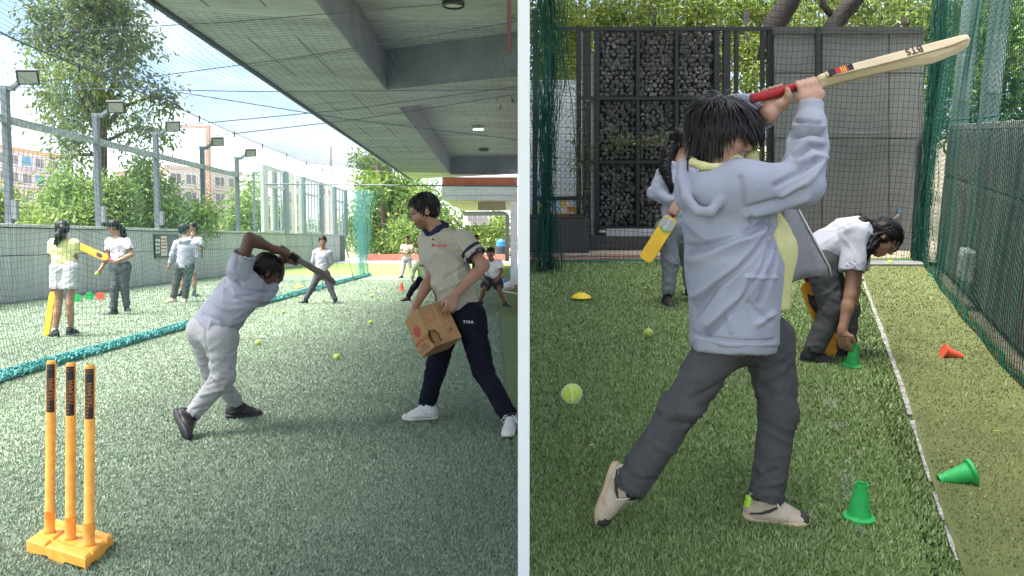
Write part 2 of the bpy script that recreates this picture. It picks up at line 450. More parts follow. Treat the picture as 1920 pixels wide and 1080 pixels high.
# --- floodlight poles and their rail
PX = (20, 187, 297, 383, 447, 497)
names = ['nearest the left edge of the picture', 'second from the left', 'third from the left, above the standing girls', 'fourth from the left, beside the rusty mast', 'fifth from the left', 'sixth and farthest, behind the steel display frames']
for i, px in enumerate(PX):
    b = wall_pt(px, WH, -.12)
    if i == 5: b = wall_pt(478, WH, -1.5)
    t = thing('floodlight_pole', 'grey steel floodlight pole on the boundary wall, '+names[i], 'floodlight', b, 'floodlight poles along the boundary wall')
    w = .14 if i < 5 else .08
    q = MB(); q.box(b+V(0, 0, 1.45), (w, w, 2.95)); q.build('pole', M_steel, t, bevel=.01)
    if i == 5: q = MB().bar(b+V(0, 0, 2.85), b+V(.8, 0, 3.0), .06, .06).build('arm', M_steel, t); continue
    top = b+V(0, 0, 2.9)
    q = MB(); q.box(top+V(.06, 0, .02), (.30, .10, .11)); q.bar(top+V(.16, 0, .02), top+V(.42, -.1, .16), .09, .09); q.build('arm', M_steel, t, bevel=.008)
    A = rotz(.35)@rotx(-.95)@roty(-.15); c = top+V(.64, -.22, .22)
    h = MB().box(c, (.42, .34, .09), A).build('lamp_head', M_dark, t, bevel=.015)
    MB().box(c+A@V(0, 0, -.049), (.34, .26, .012), A).build('glass', M_glassy, h)
    q = MB().bar(top+V(.40, -.1, .15), c+A@V(-.2, 0, .02), .05, .05).build('bracket', M_dark, t)
    if i < 4: MB().box(b+V(.12, .0, .32), (.13, .12, .42)).build('junction_box', mat('grey_box', (.2, .21, .22), .5), t, bevel=.01)
ra, rb = wy(9, 4.0-.05, -.12), wall_pt(447, 4.0-.05, -.12)
t = thing('fence_rail', 'weathered grey steel rail running along the floodlight poles', 'rail', ra)
MB().bar(ra, rb, .13, .16).build('beam', mat('weathered_rail', (.25, .29, .29), .7, .35, 9, .3, 40), t, bevel=.01)

# --- hanging net curtain with its bundled foot on the turf
band = [(-260, 815), (0, 715), (180, 664), (360, 612), (480, 575), (590, 545), (650, 528), (693, 517)]
bp = np.array([LF.g(*p) for p in band]); ds = np.r_[0, np.cumsum(np.linalg.norm(np.diff(bp, axis=0), axis=1))]
def bandpt(s): return np.stack([np.interp(s, ds, bp[:, k]) for k in range(3)], -1)
NH = 3.3; nu = int(ds[-1]/.075); nv = 44
su = np.linspace(0, ds[-1], nu); B = bandpt(su)
for k in range(2): B[:, k] = np.convolve(np.pad(B[:, k], 14, mode='edge'), np.ones(29)/29, 'valid')
T = np.gradient(B, axis=0); T /= np.linalg.norm(T, axis=1, keepdims=True); Nn = np.stack([T[:, 1], -T[:, 0], 0*T[:, 0]], 1)
vv = np.linspace(0, 1, nv)
ph = (su/1.9) % 1; scal = (4*(ph-.5)**2)                        # 1 at hooks, 0 between
ztop = NH-.34*(1-scal)
P = np.zeros((nu, nv, 3))
for j, v_ in enumerate(vv):
    wob = .10*np.sin(su*1.3+v_*3)+.05*np.sin(su*2.7+v_*5+1)+.012*np.sin(su*7+v_*7)
    wob = wob*(1-v_**2)*(.35+.65*(1-v_))
    P[:, j] = B+Nn*(wob[:, None]-.25*math.sin(math.pi*v_)*.4); P[:, j, 2] = .04+(ztop-.04)*v_+.03*np.sin(su*3.3+v_*9)*(1-v_)*v_*2
net = thing('net_curtain', 'tall dark green netting curtain hanging across the turf with a bundled teal foot', 'net', B[0]*V(1, 1, 0))
v, f = netting(P, .0021)
link('mesh_panel', make_mesh('mesh_panel', v-LOC[net.name], f), M_cord_b, net)
MB().tube([b_+V(0, 0, NH+.02) for b_ in B[::12]], .008, 5).build('top_cable', M_cord_n, net)
hk = MB()
for s in np.arange(.0, ds[-1], 1.9):
    p = bandpt(s); hk.tube([p+V(0, 0, NH-.05), p+V(0, 0, NH+.05)], .014, 5)
hk.build('hooks', M_dark, net)['kind'] = 'stuff'
# bundle: lumpy core and a tangle of loose cords
core = MB(); rr = [.038+.012*math.sin(i*1.3)+random.uniform(-.008, .008) for i in range(len(B[::4]))]
core.tube([b_*V(1, 1, 0)+V(0, 0, .03) for b_ in B[::4]], rr, 8); core.build('net_foot', M_cord_t, net, smooth=True)
ns = 15000; s = RNG.uniform(0, ds[-1], ns); a = bandpt(s); ang = RNG.uniform(-.3, math.pi+.3, ns); rad = .04+RNG.uniform(0, .035, ns)
Tn = np.stack([np.interp(s, su, T[:, k]) for k in range(3)], -1); Nx = np.stack([np.interp(s, su, Nn[:, k]) for k in range(3)], -1)
A_ = a+Nx*(np.cos(ang)*rad*1.25)[:, None]+V(0, 0, 1)*(.04+np.sin(ang)*rad)[:, None]
ang2 = ang+RNG.normal(0, .6, ns)
B_ = a+Tn*RNG.uniform(-.09, .09, ns)[:, None]+Nx*(np.cos(ang2)*rad*1.25)[:, None]+V(0, 0, 1)*(.04+np.sin(ang2)*rad)[:, None]
v, f = cords(A_, B_, .0045)
o = link('loose_cords', make_mesh('loose_cords', v-LOC[net.name], f), M_cord_t, net); o['kind'] = 'stuff'
# gathered end of the curtain
gp = LF.g(682, 516); tng = thing('gathered_net', 'gathered teal netting hanging in a tall bunch at the far corner', 'net', gp)
nb = 120; zz = np.linspace(0.02, 3.25, 15); A_, B_ = [], []
for i in range(nb):
    o_ = V(RNG.normal(-.1, .28), RNG.normal(0, .2), 0); ph_ = RNG.uniform(0, 6, 2)
    pts = np.array([gp+o_*(.35+.65*abs(z/3.25-.25))+V(.05*math.sin(z*3+ph_[0]), .05*math.sin(z*2.6+ph_[1]), z) for z in zz])
    A_.append(pts[:-1]); B_.append(pts[1:])
v, f = cords(np.concatenate(A_), np.concatenate(B_), .0026)
link('cords', make_mesh('cords', v-LOC[tng.name], f), M_cord_t, tng)

# --- end net and overhead net
ea, eb = LF.g(690, 516), V(-.03, LF.g(690, 516)[1]+.5, 0)
un = np.linspace(0, 1, 66); vn = np.linspace(0, 1, 36)
P = ea[None, None]+(eb-ea)[None, None]*un[:, None, None]+V(0, 0, 3.35)[None, None]*vn[None, :, None]+V(0, 1, 0)*(.12*np.sin(un*40)[:, None, None]*(1-vn[None, :, None]))
v, f = netting(P, .0022); t = thing('end_net', 'fine netting closing the far end of the practice lane', 'net', ea)
link('mesh_panel', make_mesh('mesh_panel', v-LOC[t.name], f), M_cord_b, t)
MB().tube([LF.onY(497, 345, ea[1]), V(-.03, ea[1]+.5, 3.42)], .03, 6).build('top_bar', M_steel, t)
Bx = bandpt(np.linspace(.3, ds[-1]*.62, 250)); un = np.linspace(0, 1, 58)
P = Bx[:, None, :]*(1-un[None, :, None])+np.stack([0*Bx[:, 0]-.04, Bx[:, 1]+1.5, 0*Bx[:, 0]], 1)[:, None, :]*un[None, :, None]
P[:, :, 2] = 3.32-.16*np.sin(math.pi*un)[None, :]
v, f = netting(P, .0017); t = thing('overhead_net', 'fine netting stretched overhead between the net curtain and the concrete roof', 'net', V(-3, 12, 3.3))
link('mesh_panel', make_mesh('mesh_panel', v-LOC[t.name], f), M_cord_n, t)
for i, ((xa, ya), (xb, yb)) in enumerate((((0, 65), (870, 4)), ((140, 163), (971, 40)), ((0, 163), (971, 168)), ((330, 236), (971, 162)), ((400, 255), (971, 176)), ((330, 172), (971, 262)))):
    a_, b_ = LF.at(xa, ya, 9.5), LF.at(xb, yb, 9.5); mid = (a_+b_)/2-V(0, 0, .04)
    o = MB().tube([a_, mid, b_], .005, 5).build('overhead_cable', M_cord_n, None, a_)
    tag(o, ['thin dark cable overhead, topmost of those crossing the sky', 'thin dark cable overhead rising across the first roof coffer', 'thin dark cable overhead, level along the lower edge of the first roof coffer', 'thin dark cable overhead from the rusty mast to the white wall', 'lowest rising thin dark cable overhead, meeting the white wall', 'thin dark cable overhead sloping down across the roof to the right'][i], 'cable', 'overhead cables')

# --- concrete roof with two coffers
SZ = 4.2; CZ = 4.95
def S(px, py, z=SZ): return LF.g(px, py, z)
far_l, far_r = S(772, 336), S(969.5, 326)
near_l = S(290, 0)+(S(290, 0)-far_l)*.62; XR = -.03
far_r[0] = XR
c1b, c1c = S(723, 169), S(971, 142); c1a = S(590, 0); c1a2 = c1a+(c1a-c1b)*1.2
c2a, c2b, c2c = S(747, 201), S(844, 327), S(971, 325.5); c2d = S(971, 176)
for p in (c1c, c2c, c2d): p[0] = XR
nr = V(XR, near_l[1], SZ); c1near = V(XR, c1a2[1], SZ)
roof = thing('concrete_roof', 'large grey board-marked concrete roof with two sunken coffers over the turf', 'roof', V(-2, 15, SZ))
def quad(nm, pts, m, z=None):
    q = MB(); q.add(pts, [tuple(range(len(pts)))]); return q.build(nm, m, roof)
th = V(0, 0, CZ+.25-SZ)
def Z(p, z): return V(p[0], p[1], z)
def slab(nm, pts, za, zb, m): return MB().hexa([Z(p, za) for p in pts], [Z(p, zb) for p in pts]).build(nm, m, roof)
slab('edge_beam', [near_l, far_l, c2b, c2a, c1b, c1a2], SZ, CZ, M_conc)
slab('cross_beam', [c1b+V(.002, 0, 0), c2a+V(.002, 0, 0), c2d, c1c], SZ+.003, CZ, M_conc)
slab('end_beam', [c2b+V(.002, 0, 0), far_l+V(.002, 0, 0), far_r, c2c], SZ+.003, CZ, M_conc)
slab('near_beam', [near_l, c1a2, c1near, nr], SZ+.006, CZ, M_conc)
slab('top_slab', [near_l, far_l, far_r, nr], CZ+.003, CZ+.3, M_conc)
slab('unseen_sun_block', [near_l+V(.3, 0, 0), far_l+V(.3, 0, 0), far_r, nr], CZ+.303, 10.5, M_conc)  # unseen mass added above the roof to keep sun off the right-hand place
pb = far_l-near_l; out_ = unit(V(-pb[1], pb[0], 0))
slab('drip_fascia', [near_l+out_*.012, near_l+out_*.07, far_l+out_*.07, far_l+out_*.012], SZ-.05, CZ+.2, mat('dark_fascia', (.07, .075, .08), .7))
# inner faces of the coffers in a darker, bluer tone
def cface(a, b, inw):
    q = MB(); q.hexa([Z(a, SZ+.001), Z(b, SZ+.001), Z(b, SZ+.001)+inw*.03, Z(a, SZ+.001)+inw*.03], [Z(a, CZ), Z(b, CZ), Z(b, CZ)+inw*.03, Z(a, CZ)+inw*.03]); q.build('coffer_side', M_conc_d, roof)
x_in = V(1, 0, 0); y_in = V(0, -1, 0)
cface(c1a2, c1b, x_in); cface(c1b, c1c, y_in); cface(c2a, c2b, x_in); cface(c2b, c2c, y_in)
# joints between the shuttering boards of the soffit
js = MB()
def lerp3(a, b, t): return a*(1-t)+b*t
for k in np.linspace(.04, .97, 12):
    a_ = near_l*(1-k)+far_l*k; dd = unit(V(1.765, -1, 0)); L_ = 2.3 if k < .75 else 1.4
    js.bar(a_+V(0, 0, -.001)+dd*.05, a_+V(0, 0, -.001)+dd*L_, .022, .004)
for off_j in (.55, 1.25):
    for k in np.linspace(.05, .70, 8): js.bar(lerp3(near_l, far_l, k)+V(off_j, 0, -.0015), lerp3(near_l, far_l, k+.06)+V(off_j, 0, -.0015), .02, .004)
js.build('board_joints', mat('joint_line', (.12, .13, .13), .9), roof)['kind'] = 'stuff'
M_lit = mat('lit_lamp', (1, .93, .8), .4, 0, emit=9)
for (px, py, lit, lb) in ((897, 238, 1, 'small lit round downlight in the second roof coffer'), (850, 3, 2, 'round black-rimmed ceiling lamp at the top edge of the roof'), (907, 279, 0, 'small unlit black downlight beyond the lit one')):
    p = LF.g(px, py, CZ-.03); t = thing('downlight', lb, 'ceiling light', p)
    r_ = .17 if lit == 2 else .20
    MB().lathe([(r_*.8, 0), (r_, -.01), (r_, -.07), (r_*.86, -.08), (r_*.84, -.05)], p, n=28).build('rim', M_dark if lit != 1 else mat('lamp_rim_white', (.6, .6, .58), .5), t, smooth=False)
    MB().lathe([(r_*.83, -.045), (r_*.83, -.052)], p, n=28).build('lens', M_lit if lit == 1 else (mat('frosted_lens', (.6, .58, .5), .4) if lit == 2 else M_dark), t)
p = LF.at(955, 0, 8.0); o = MB().tube([p+V(0, 0, .8), p, LF.at(954, 92, 8.0), LF.at(953, 96, 8.0)], [.022, .022, .022, .026], 10).build('sprinkler_pipe', M_red, None, p)
tag(o, 'red oxide pipe hanging down from the concrete roof at top right', 'pipe')

# --- steel display frames with vertical house names above the far wall
fr = thing('display_frame', 'tall pale steel frames with vertical lettered banners on the far wall', 'frame', wall_pt(492, WH))
M_pale = mat('pale_grey_steel', (.46, .49, .51), .5, .1, 3); M_midst = mat('slate_steel', (.2, .24, .26), .5, .1, 3)
M_ban = mat('white_banner', (.75, .72, .72), .7, .06, 2)
zt = 4.65
def fbar(xa, xb, za, zb, m, nm, off=0, th_=.1):
    a_, b_ = wall_pt(xa, 0, off), wall_pt(xb, 0, off)
    MB().prism([Z(a_, za), Z(b_, za), Z(b_, zb), Z(a_, zb)], wn_*th_).build(nm, m, fr)
for (xa, xb, m_) in ((490, 499, M_pale), (531, 538, M_midst), (565, 570, M_midst), (599, 604, M_midst), (624, 628, M_midst), (645, 649, M_midst)): fbar(xa, xb, WH, zt, m_, 'post', th_=.14)
fbar(508, 517, WH, zt, M_pale, 'post', -.2)
for (xa, xb) in ((499, 531), (570, 599), (628, 645)):
    fbar(xa, xb, zt-.14, zt, M_pale, 'rail'); fbar(xa, xb, 3.72, 3.86, M_pale, 'rail'); fbar(xa, xb, WH, WH+.1, M_pale, 'rail')
for (xa, xb, k) in ((570, 599, 5), (628, 645, 3), (517, 531, 2)):
    for i in range(k):
        x_ = xa+(xb-xa)*(i+.5)/k; fbar(x_-.9, x_+.9, WH+.1, zt-.14, mat('blue_grey_slat', (.35, .42, .48), .6), 'slat', -.05, .04)
for (xa, xb, wds, mc) in ((540, 552, 'UNICORN', (.16, .17, .22)), (554.5, 564.5, 'GRIFFIN', (.2, .2, .08)), (605, 613, 'PHOENIX', (.6, .1, .06)), (614.5, 622.5, 'PEGASUS', (.55, .3, .2))):
    fbar(xa, xb, WH, zt+.02, M_ban, 'banner', .02, .05)
    for i, ch in enumerate(wds):
        c_ = wall_pt((xa+xb)/2, 3.55-i*.27, .09); text('letter', ch, .34, mat('letters_'+wds, mc, .6), fr, c_, wd, V(0, 0, 1), .004)
    if mc[0] > .5 or wds == 'GRIFFIN':
        c_ = wall_pt((xa+xb)/2, 4.12, .075); MB().prism([c_+wd*a_+V(0, 0, b_) for a_, b_ in ((-.16, .24), (-.05, .06), (0, .2), (.05, .06), (.17, .25), (.06, -.12), (-.05, -.14))], wn_*.01).build('emblem', mat('letters_PHOENIX', (.6, .1, .06), .6), fr)

# notice board on the wall
p = wall_pt(311, 0, .01); nb_ = thing('notice_board', 'black notice board with printed sheets on the grey wall beside the hooded person', 'notice board', wall_pt(311, .9))
def onw(px, z, off=.02): return wall_pt(px, z, off)
MB().prism([onw(289, .80), onw(333, .80), onw(333, 1.52), onw(289, 1.52)], wn_*.03).build('board', M_dark, nb_)
for (xa, xb, m_) in ((290.5, 300, mat('dark_poster', (.05, .09, .085), .6)), (301.5, 313, mat('white_sheet', (.6, .57, .54), .7)), (315, 332, mat('grey_sheet', (.12, .14, .15), .6))):
    MB().prism([onw(xa, .86, .052), onw(xb, .86, .052), onw(xb, 1.47, .052), onw(xa, 1.47, .052)], wn_*.004).build('sheet', m_, nb_)
q = MB()
for i in range(4):
    for j in range(2): c_ = onw(293+j*4.5, .98+i*.12, .058); q.prism([c_+wd*a_*.07+V(0, 0, b_*.04) for a_, b_ in ((-1, -1), (1, -1), (1, 1), (-1, 1))], wn_*.003)
q.build('pictogram', mat('pale_ink', (.5, .55, .52), .7), nb_)
q = MB()
for i in range(5): c_ = onw(307, 1.38-i*.1, .058); q.prism([c_+wd*a_*.2+V(0, 0, b_*.018) for a_, b_ in ((-1, -1), (1, -1), (1, 1), (-1, 1))], wn_*.003)
q.build('print_line', mat('red_ink', (.5, .12, .1), .7), nb_)

# --- leaves
def foliage(clumps, n, size, cols, droop=.3, seed=1, asp=.36):
    """clumps: (centre, radii); returns leaf quads spread through the clumps, denser towards their outside"""
    g = np.random.default_rng(seed); w = np.array([r[0]*r[2] for c, r in clumps]); w = w/w.sum(); k = g.choice(len(clumps), n, p=w)
    C = np.array([c for c, r in clumps])[k]; Rr = np.array([r for c, r in clumps])[k]
    # twigs: leaves gathered in small sprays
    nsp = max(n//9, 1); sp = g.integers(0, nsp, n); d = g.normal(size=(nsp, 3)); d /= np.linalg.norm(d, axis=1, keepdims=True); rr = g.uniform(.15, 1, nsp)**.5
    kk = k[np.searchsorted(np.sort(sp), np.arange(nsp)) % n]
    spk = g.choice(len(clumps), nsp, p=w); Cs = np.array([c for c, r in clumps])[spk]; Rs = np.array([r for c, r in clumps])[spk]
    ctr = Cs+d*rr[:, None]*Rs
    P = ctr[sp]+g.normal(size=(n, 3))*size*1.1
    dr = g.normal(size=(n, 3)); dr[:, 2] -= droop*2; dr += (P-ctr[sp])/size*.6; dr /= np.linalg.norm(dr, axis=1, keepdims=True)
    s = np.cross(dr, g.normal(size=(n, 3))); s /= np.linalg.norm(s, axis=1, keepdims=True)
    L_ = size*g.uniform(.6, 1.25, n)[:, None]; W_ = L_*asp
    nn = np.cross(dr, s)
    v = np.stack([P, P+dr*L_*.5+s*W_*.5-nn*L_*.05, P+dr*L_, P+dr*L_*.5-s*W_*.5-nn*L_*.05], 1).reshape(-1, 3)
    f = np.arange(n*4).reshape(-1, 4)
    cc = np.array(cols); cs = cc[g.integers(0, len(cc), nsp)][sp]*g.uniform(.75, 1.3, n)[:, None]
    return v, f, np.repeat(cs, 4, axis=0)
def leafmat(nm, tr=.45):
    if nm in MATS: return MATS[nm]
    m = bpy.data.materials.new(nm); m.use_nodes = True; N, L = m.node_tree.nodes, m.node_tree.links; N.clear()
    a = N.new('ShaderNodeAttribute'); a.attribute_name = 'Col'
    b = N.new('ShaderNodeBsdfPrincipled'); b.inputs['Roughness'].default_value = .45; b.inputs['Specular IOR Level'].default_value = .4
    t = N.new('ShaderNodeBsdfTranslucent'); x = N.new('ShaderNodeMixShader'); x.inputs[0].default_value = tr; o = N.new('ShaderNodeOutputMaterial')
    L.new(a.outputs['Color'], b.inputs['Base Color']); L.new(a.outputs['Color'], t.inputs['Color']); L.new(b.outputs[0], x.inputs[1]); L.new(t.outputs[0], x.inputs[2]); L.new(x.outputs[0], o.inputs[0])
    MATS[nm] = m; return m
M_leaf = leafmat('leaves')
M_bark = mat('bark', (.13, .09, .06), .9, .3, 12, .5, 30)
def tree(name, label, base, limbs, clumps, n, size, cols, droop=.3, seed=1, group=None, asp=.36, bark=None):
    t = thing(name, label, 'tree' if 'tree' in name else 'shrub', base, group)
    q = MB()
    for pts, r0, r1 in limbs: q.tube(pts, list(np.linspace(r0, r1, len(pts))), 7)
    if limbs: q.build('trunk', bark or M_bark, t, smooth=True)
    v, f, c = foliage(clumps, n, size, cols, droop, seed, asp)
    link('crown', make_mesh('crown', v-LOC[t.name], f, False, c), M_leaf, t)
    return t
def cl(fr_, d, lst, dep=1.0, shr=.85):
    res = []; g = random.Random(len(lst))
    for (px, py, r) in lst:
        r = r*shr; dd = d+g.uniform(-dep, dep); res.append((fr_.at(px, py, dd), (r/F*dd, r/F*dd*1.1, r/F*dd*.85)))
    return res
G1 = [(.13, .20, .06), (.17, .24, .07), (.10, .16, .06), (.22, .27, .09), (.15, .18, .10)]
G2 = [(.22, .33, .06), (.17, .28, .06), (.27, .36, .09), (.12, .21, .07)]
D1 = 27.0
def A1(px, py): return LF.at(px, py, D1)
tb = V(A1(185, 440)[0], A1(185, 440)[1], 0)
limbs = [([tb, A1(188, 330), A1(190, 230), A1(178, 120), A1(182, 20), A1(185, -60)], .26, .06), ([A1(190, 240), A1(215, 150), A1(232, 60), A1(240, 10)], .12, .03), ([A1(186, 210), A1(140, 130), A1(110, 60)], .12, .03),
         ([A1(188, 260), A1(150, 180), A1(120, 110)], .1, .03), ([A1(190, 250), A1(230, 200), A1(290, 180), A1(320, 190)], .09, .02), ([A1(188, 290), A1(140, 290), A1(120, 320)], .07, .02), ([A1(190, 270), A1(250, 240), A1(310, 250)], .07, .02)]
tree('tall_tree', 'tall leafy tree with loose drooping foliage rising behind the boundary wall', tb, limbs,
     cl(LF, D1, [(170, 20, 60), (110, 15, 50), (75, 30, 36), (225, 20, 45), (250, 50, 30), (60, 75, 24), (95, 75, 45), (150, 85, 55), (200, 80, 50), (240, 100, 38), (265, 75, 25), (85, 130, 36), (130, 140, 45), (185, 140, 48), (230, 140, 30), (285, 85, 20),
                 (100, 180, 35), (150, 185, 40), (200, 180, 30), (100, 215, 30), (140, 225, 35), (180, 220, 25), (125, 262, 28), (150, 265, 22), (118, 300, 20), (140, 285, 22), (132, 315, 14), (255, 170, 20), (285, 175, 26), (315, 190, 22), (305, 160, 18), (322, 210, 14), (230, 215, 30), (265, 235, 30), (300, 250, 28), (325, 262, 14), (245, 265, 28), (180, -40, 90), (210, 190, 18)], 1.6, .74),
     15000, .22, G1, .45, 3)
D2 = 25.0
def shrub_limbs(fr_, d, pxs, ytop, z0):
    res = []
    for px in pxs:
        b = fr_.at(px, ytop, d); res.append(([V(b[0], b[1], z0), V(b[0]+.1, b[1], (b[2]+z0)/2), b], .09, .03))
    return res
lb = LF.at(150, 440, D2); tree('mango_tree', 'broad bright green tree mass behind the wall left of the second pole', V(lb[0], lb[1], 0), shrub_limbs(LF, D2, (110, 160, 215), 380, 0),
     cl(LF, D2, [(110, 385, 40), (150, 360, 40), (60, 410, 34), (85, 425, 30), (130, 415, 40), (175, 400, 42), (120, 345, 25), (170, 425, 36), (210, 370, 36), (215, 415, 40), (200, 345, 18), (235, 355, 22)], 1.2), 12000, .19, G2+[(.2, .27, .08)], .5, 5)
lb = LF.at(310, 440, D2+3); tree('mango_tree', 'bright green leafy tree behind the wall between the third and fifth poles', V(lb[0], lb[1], 0), shrub_limbs(LF, D2+3, (270, 320, 370), 390, 0),
     cl(LF, D2+3, [(265, 335, 28), (290, 360, 30), (270, 305, 18), (275, 400, 40), (320, 400, 34), (300, 425, 34), (345, 410, 30), (385, 405, 24), (370, 430, 24), (250, 425, 34), (340, 385, 14), (310, 345, 12), (400, 390, 12)], 1.2), 11000, .19, G2, .5, 6)
lb = LF.at(5, 440, 26); tree('shrub', 'yellow-green shrub behind the wall at the left edge', V(lb[0], lb[1], 0), shrub_limbs(LF, 26, (0, 18), 400, 0), cl(LF, 26, [(0, 370, 26), (5, 405, 30), (-20, 390, 30), (8, 432, 24), (45, 432, 20)], .8), 2600, .2, [(.22, .28, .05), (.15, .22, .04)], .4, 8)
lb = LF.at(450, 440, 46); tree('tree', 'small light green tree between the fifth pole and the display frames', V(lb[0], lb[1], 0), shrub_limbs(LF, 46, (462,), 390, 0), cl(LF, 46, [(460, 375, 22), (475, 350, 20), (450, 410, 22), (475, 400, 24), (440, 430, 18), (470, 430, 24), (490, 425, 18), (425, 430, 14)], 1.5), 4200, .3, G2, .4, 9)
lb = LF.at(640, 440, 64); tree('tree', 'low trees seen through the display frames', V(lb[0], lb[1], 0), shrub_limbs(LF, 64, (520, 600), 420, 0), cl(LF, 64, [(515, 410, 26), (530, 430, 22), (560, 425, 20), (600, 430, 20), (640, 425, 22), (520, 385, 16)], 1.5), 3200, .36, G2, .4, 10)
D3 = 56.0
lb = LF.at(720, 470, D3); T3 = tree('tree', 'large sunlit tree with pale green leaves behind the lawn', V(lb[0], lb[1], 0), [([V(lb[0], lb[1], 0), LF.at(722, 430, D3), LF.at(715, 370, D3), LF.at(705, 310, D3)], .35, .1), ([LF.at(722, 430, D3), LF.at(770, 370, D3)], .2, .08), ([LF.at(720, 440, D3), LF.at(770, 430, D3), LF.at(790, 400, D3)], .2, .08)],
     cl(LF, D3, [(690, 305, 24), (715, 320, 26), (680, 340, 16), (730, 350, 30), (700, 360, 26), (760, 345, 24), (690, 390, 28), (735, 395, 38), (775, 380, 32), (805, 365, 22), (670, 420, 24), (705, 430, 34), (760, 435, 36), (805, 420, 30), (690, 455, 26), (730, 460, 26), (800, 455, 24), (660, 450, 18), (820, 395, 20), (675, 300, 10)], 3), 20000, .34, [(.2, .3, .05), (.26, .34, .08), (.12, .22, .05), (.08, .17, .06)], .3, 11)
lb = LF.at(880, 460, 60); tree('hedge_tree', 'light green trees and hedge seen under the building at right', V(lb[0], lb[1], 0), shrub_limbs(LF, 60, (860, 920), 430, 0), cl(LF, 60, [(845, 440, 24), (875, 435, 22), (905, 440, 26), (935, 430, 22), (925, 410, 18), (950, 450, 18), (860, 460, 20), (900, 460, 22), (845, 405, 14), (830, 470, 16)], 2), 5200, .4, [(.26, .34, .08), (.2, .3, .06), (.14, .22, .05)], .3, 12)

# --- far buildings
def facade(name, label, px0, px1, ytop, d, floors, cols_, mw, mwin, roofm, skip=(), odd=None, depth=6, slant=0.0, ybot=455):
    a_, b_ = LF.at(px0, 450, d), LF.at(px1, 450, d+slant); h = LF.at(px0, ytop, d)[2]
    t = thing(name, label, 'building', V(*(a_+b_)[:2]/2, 0)); u = unit((b_-a_)*V(1, 1, 0)); n_ = V(u[1], -u[0], 0); w = np.linalg.norm((b_-a_)[:2])
    a0 = V(a_[0], a_[1], 0)
    MB().prism([a0, a0+u*w, a0+u*w+V(0, 0, h), a0+V(0, 0, h)], -n_*depth).build('wall', mw, t)
    MB().prism([a0-u*.3+V(0, 0, h+.003), a0+u*(w+.3)+V(0, 0, h+.003), a0+u*(w+.3)+V(0, 0, h+.35), a0-u*.3+V(0, 0, h+.35)], -n_*(depth+.4)).build('roof_band', roofm, t)
    fh = h/floors
    for i in range(floors):
        MB().prism([a0+V(0, 0, i*fh), a0+u*w+V(0, 0, i*fh), a0+u*w+V(0, 0, i*fh+.18), a0+V(0, 0, i*fh+.18)], n_*.15).build('ledge', mw, t)
        for j in range(cols_):
            if (i, j) in skip: continue
            c = a0+u*(w*(j+.5)/cols_)+V(0, 0, (i+.52)*fh); ww, hh = w/cols_*.30, fh*.26
            m_ = odd[1] if odd and (i*cols_+j) % odd[0] in odd[2] else mwin
            o = MB().prism([c-u*ww-V(0, 0, hh), c+u*ww-V(0, 0, hh), c+u*ww+V(0, 0, hh), c-u*ww+V(0, 0, hh)], n_*.04).build('window', m_, t)
            MB().bar(c-V(0, 0, hh)+n_*.05, c+V(0, 0, hh)+n_*.05, .08, .04, u).build('mullion', mw, o)
            MB().prism([c-u*(ww+.1)-V(0, 0, hh+.12), c+u*(ww+.1)-V(0, 0, hh+.12), c+u*(ww+.1)-V(0, 0, hh), c-u*(ww+.1)-V(0, 0, hh)], n_*.12).build('sill', mw, o)
    return t
M_win = mat('window_grey', (.25, .23, .25), .3, .2, 1); M_blue = mat('blue_sheet', (.12, .38, .58), .5, .1, 1)
facade('apartment_building', 'pink apartment block with blue window sheets behind the first pole', -70, 135, 268, 62, 6, 8, mat('pink_render', (.70, .62, .63), .8, .12, .3), M_win, mat('orange_roof', (.7, .4, .25), .8), odd=(7, M_blue, (2, 5)), slant=14)
facade('house_block', 'cream and peach house block behind the rusty mast', 318, 452, 318, 60, 5, 5, mat('peach_render', (.72, .64, .58), .8, .12, .3), M_win, mat('cream_roof', (.65, .55, .48), .8), skip=((0, 0), (1, 3)), slant=6)
mp_ = LF.at(390, 440, 40); t = thing('rusty_mast', 'rust-orange steel mast with a side arm beyond the fourth pole', 'mast', V(mp_[0], mp_[1], 0))
MB().bar(V(mp_[0], mp_[1], 0), LF.at(390, 235, 40), .2, .2).build('mast', mat('rust_orange', (.42, .27, .2), .8, .2, 6), t); MB().bar(LF.at(390, 238, 40), LF.at(338, 238, 40), .1, .1).build('arm', MATS['rust_orange'], t)
mp_ = LF.at(620, 440, 70); t = tag(MB().tube([V(mp_[0], mp_[1], 0), LF.at(620, 275, 70)], [.16, .08], 8).build('flagpole', mat('pale_pole', (.55, .45, .45), .5), None, V(mp_[0], mp_[1], 0)), 'thin pale pole standing far behind the display frames', 'pole')
# building end at right with brick band
bd = thing('school_building', 'white building end with brick band and open beige ground floor at right', 'building', LF.g(900, 500))
Yb = 34.0
def by(px, py, Y=Yb): return LF.onY(px, py, Y)
def bbox(nm, x0, y0_, x1, y1_, dep, m, Y=Yb):
    p = [by(x0, y1_, Y), by(x1, y1_, Y), by(x1, y0_, Y), by(x0, y0_, Y)]; return MB().prism(p, V(0, dep, 0)).build(nm, m, bd)
M_brick = mat('brick_red', (.48, .16, .10), .8, .2, 3); M_bw = mat('bluish_white_render', (.62, .65, .74), .7, .06, 1); M_be = mat('beige_soffit', (.55, .45, .38), .8, .1, 1)
nbk = 0
for r_ in range(3):
    for c_ in range(16):
        x0_ = 829+c_*8.8+(r_ % 2)*4; 
        if x0_+8.4 > 970: continue
        bbox('brick', x0_, 333+r_*4.9, x0_+8.4, 337.6+r_*4.9, .3, M_brick, Yb-.02)
bbox('brick_backing', 829, 332, 970, 348, .3, mat('mortar', (.45, .3, .25), .9), Yb)
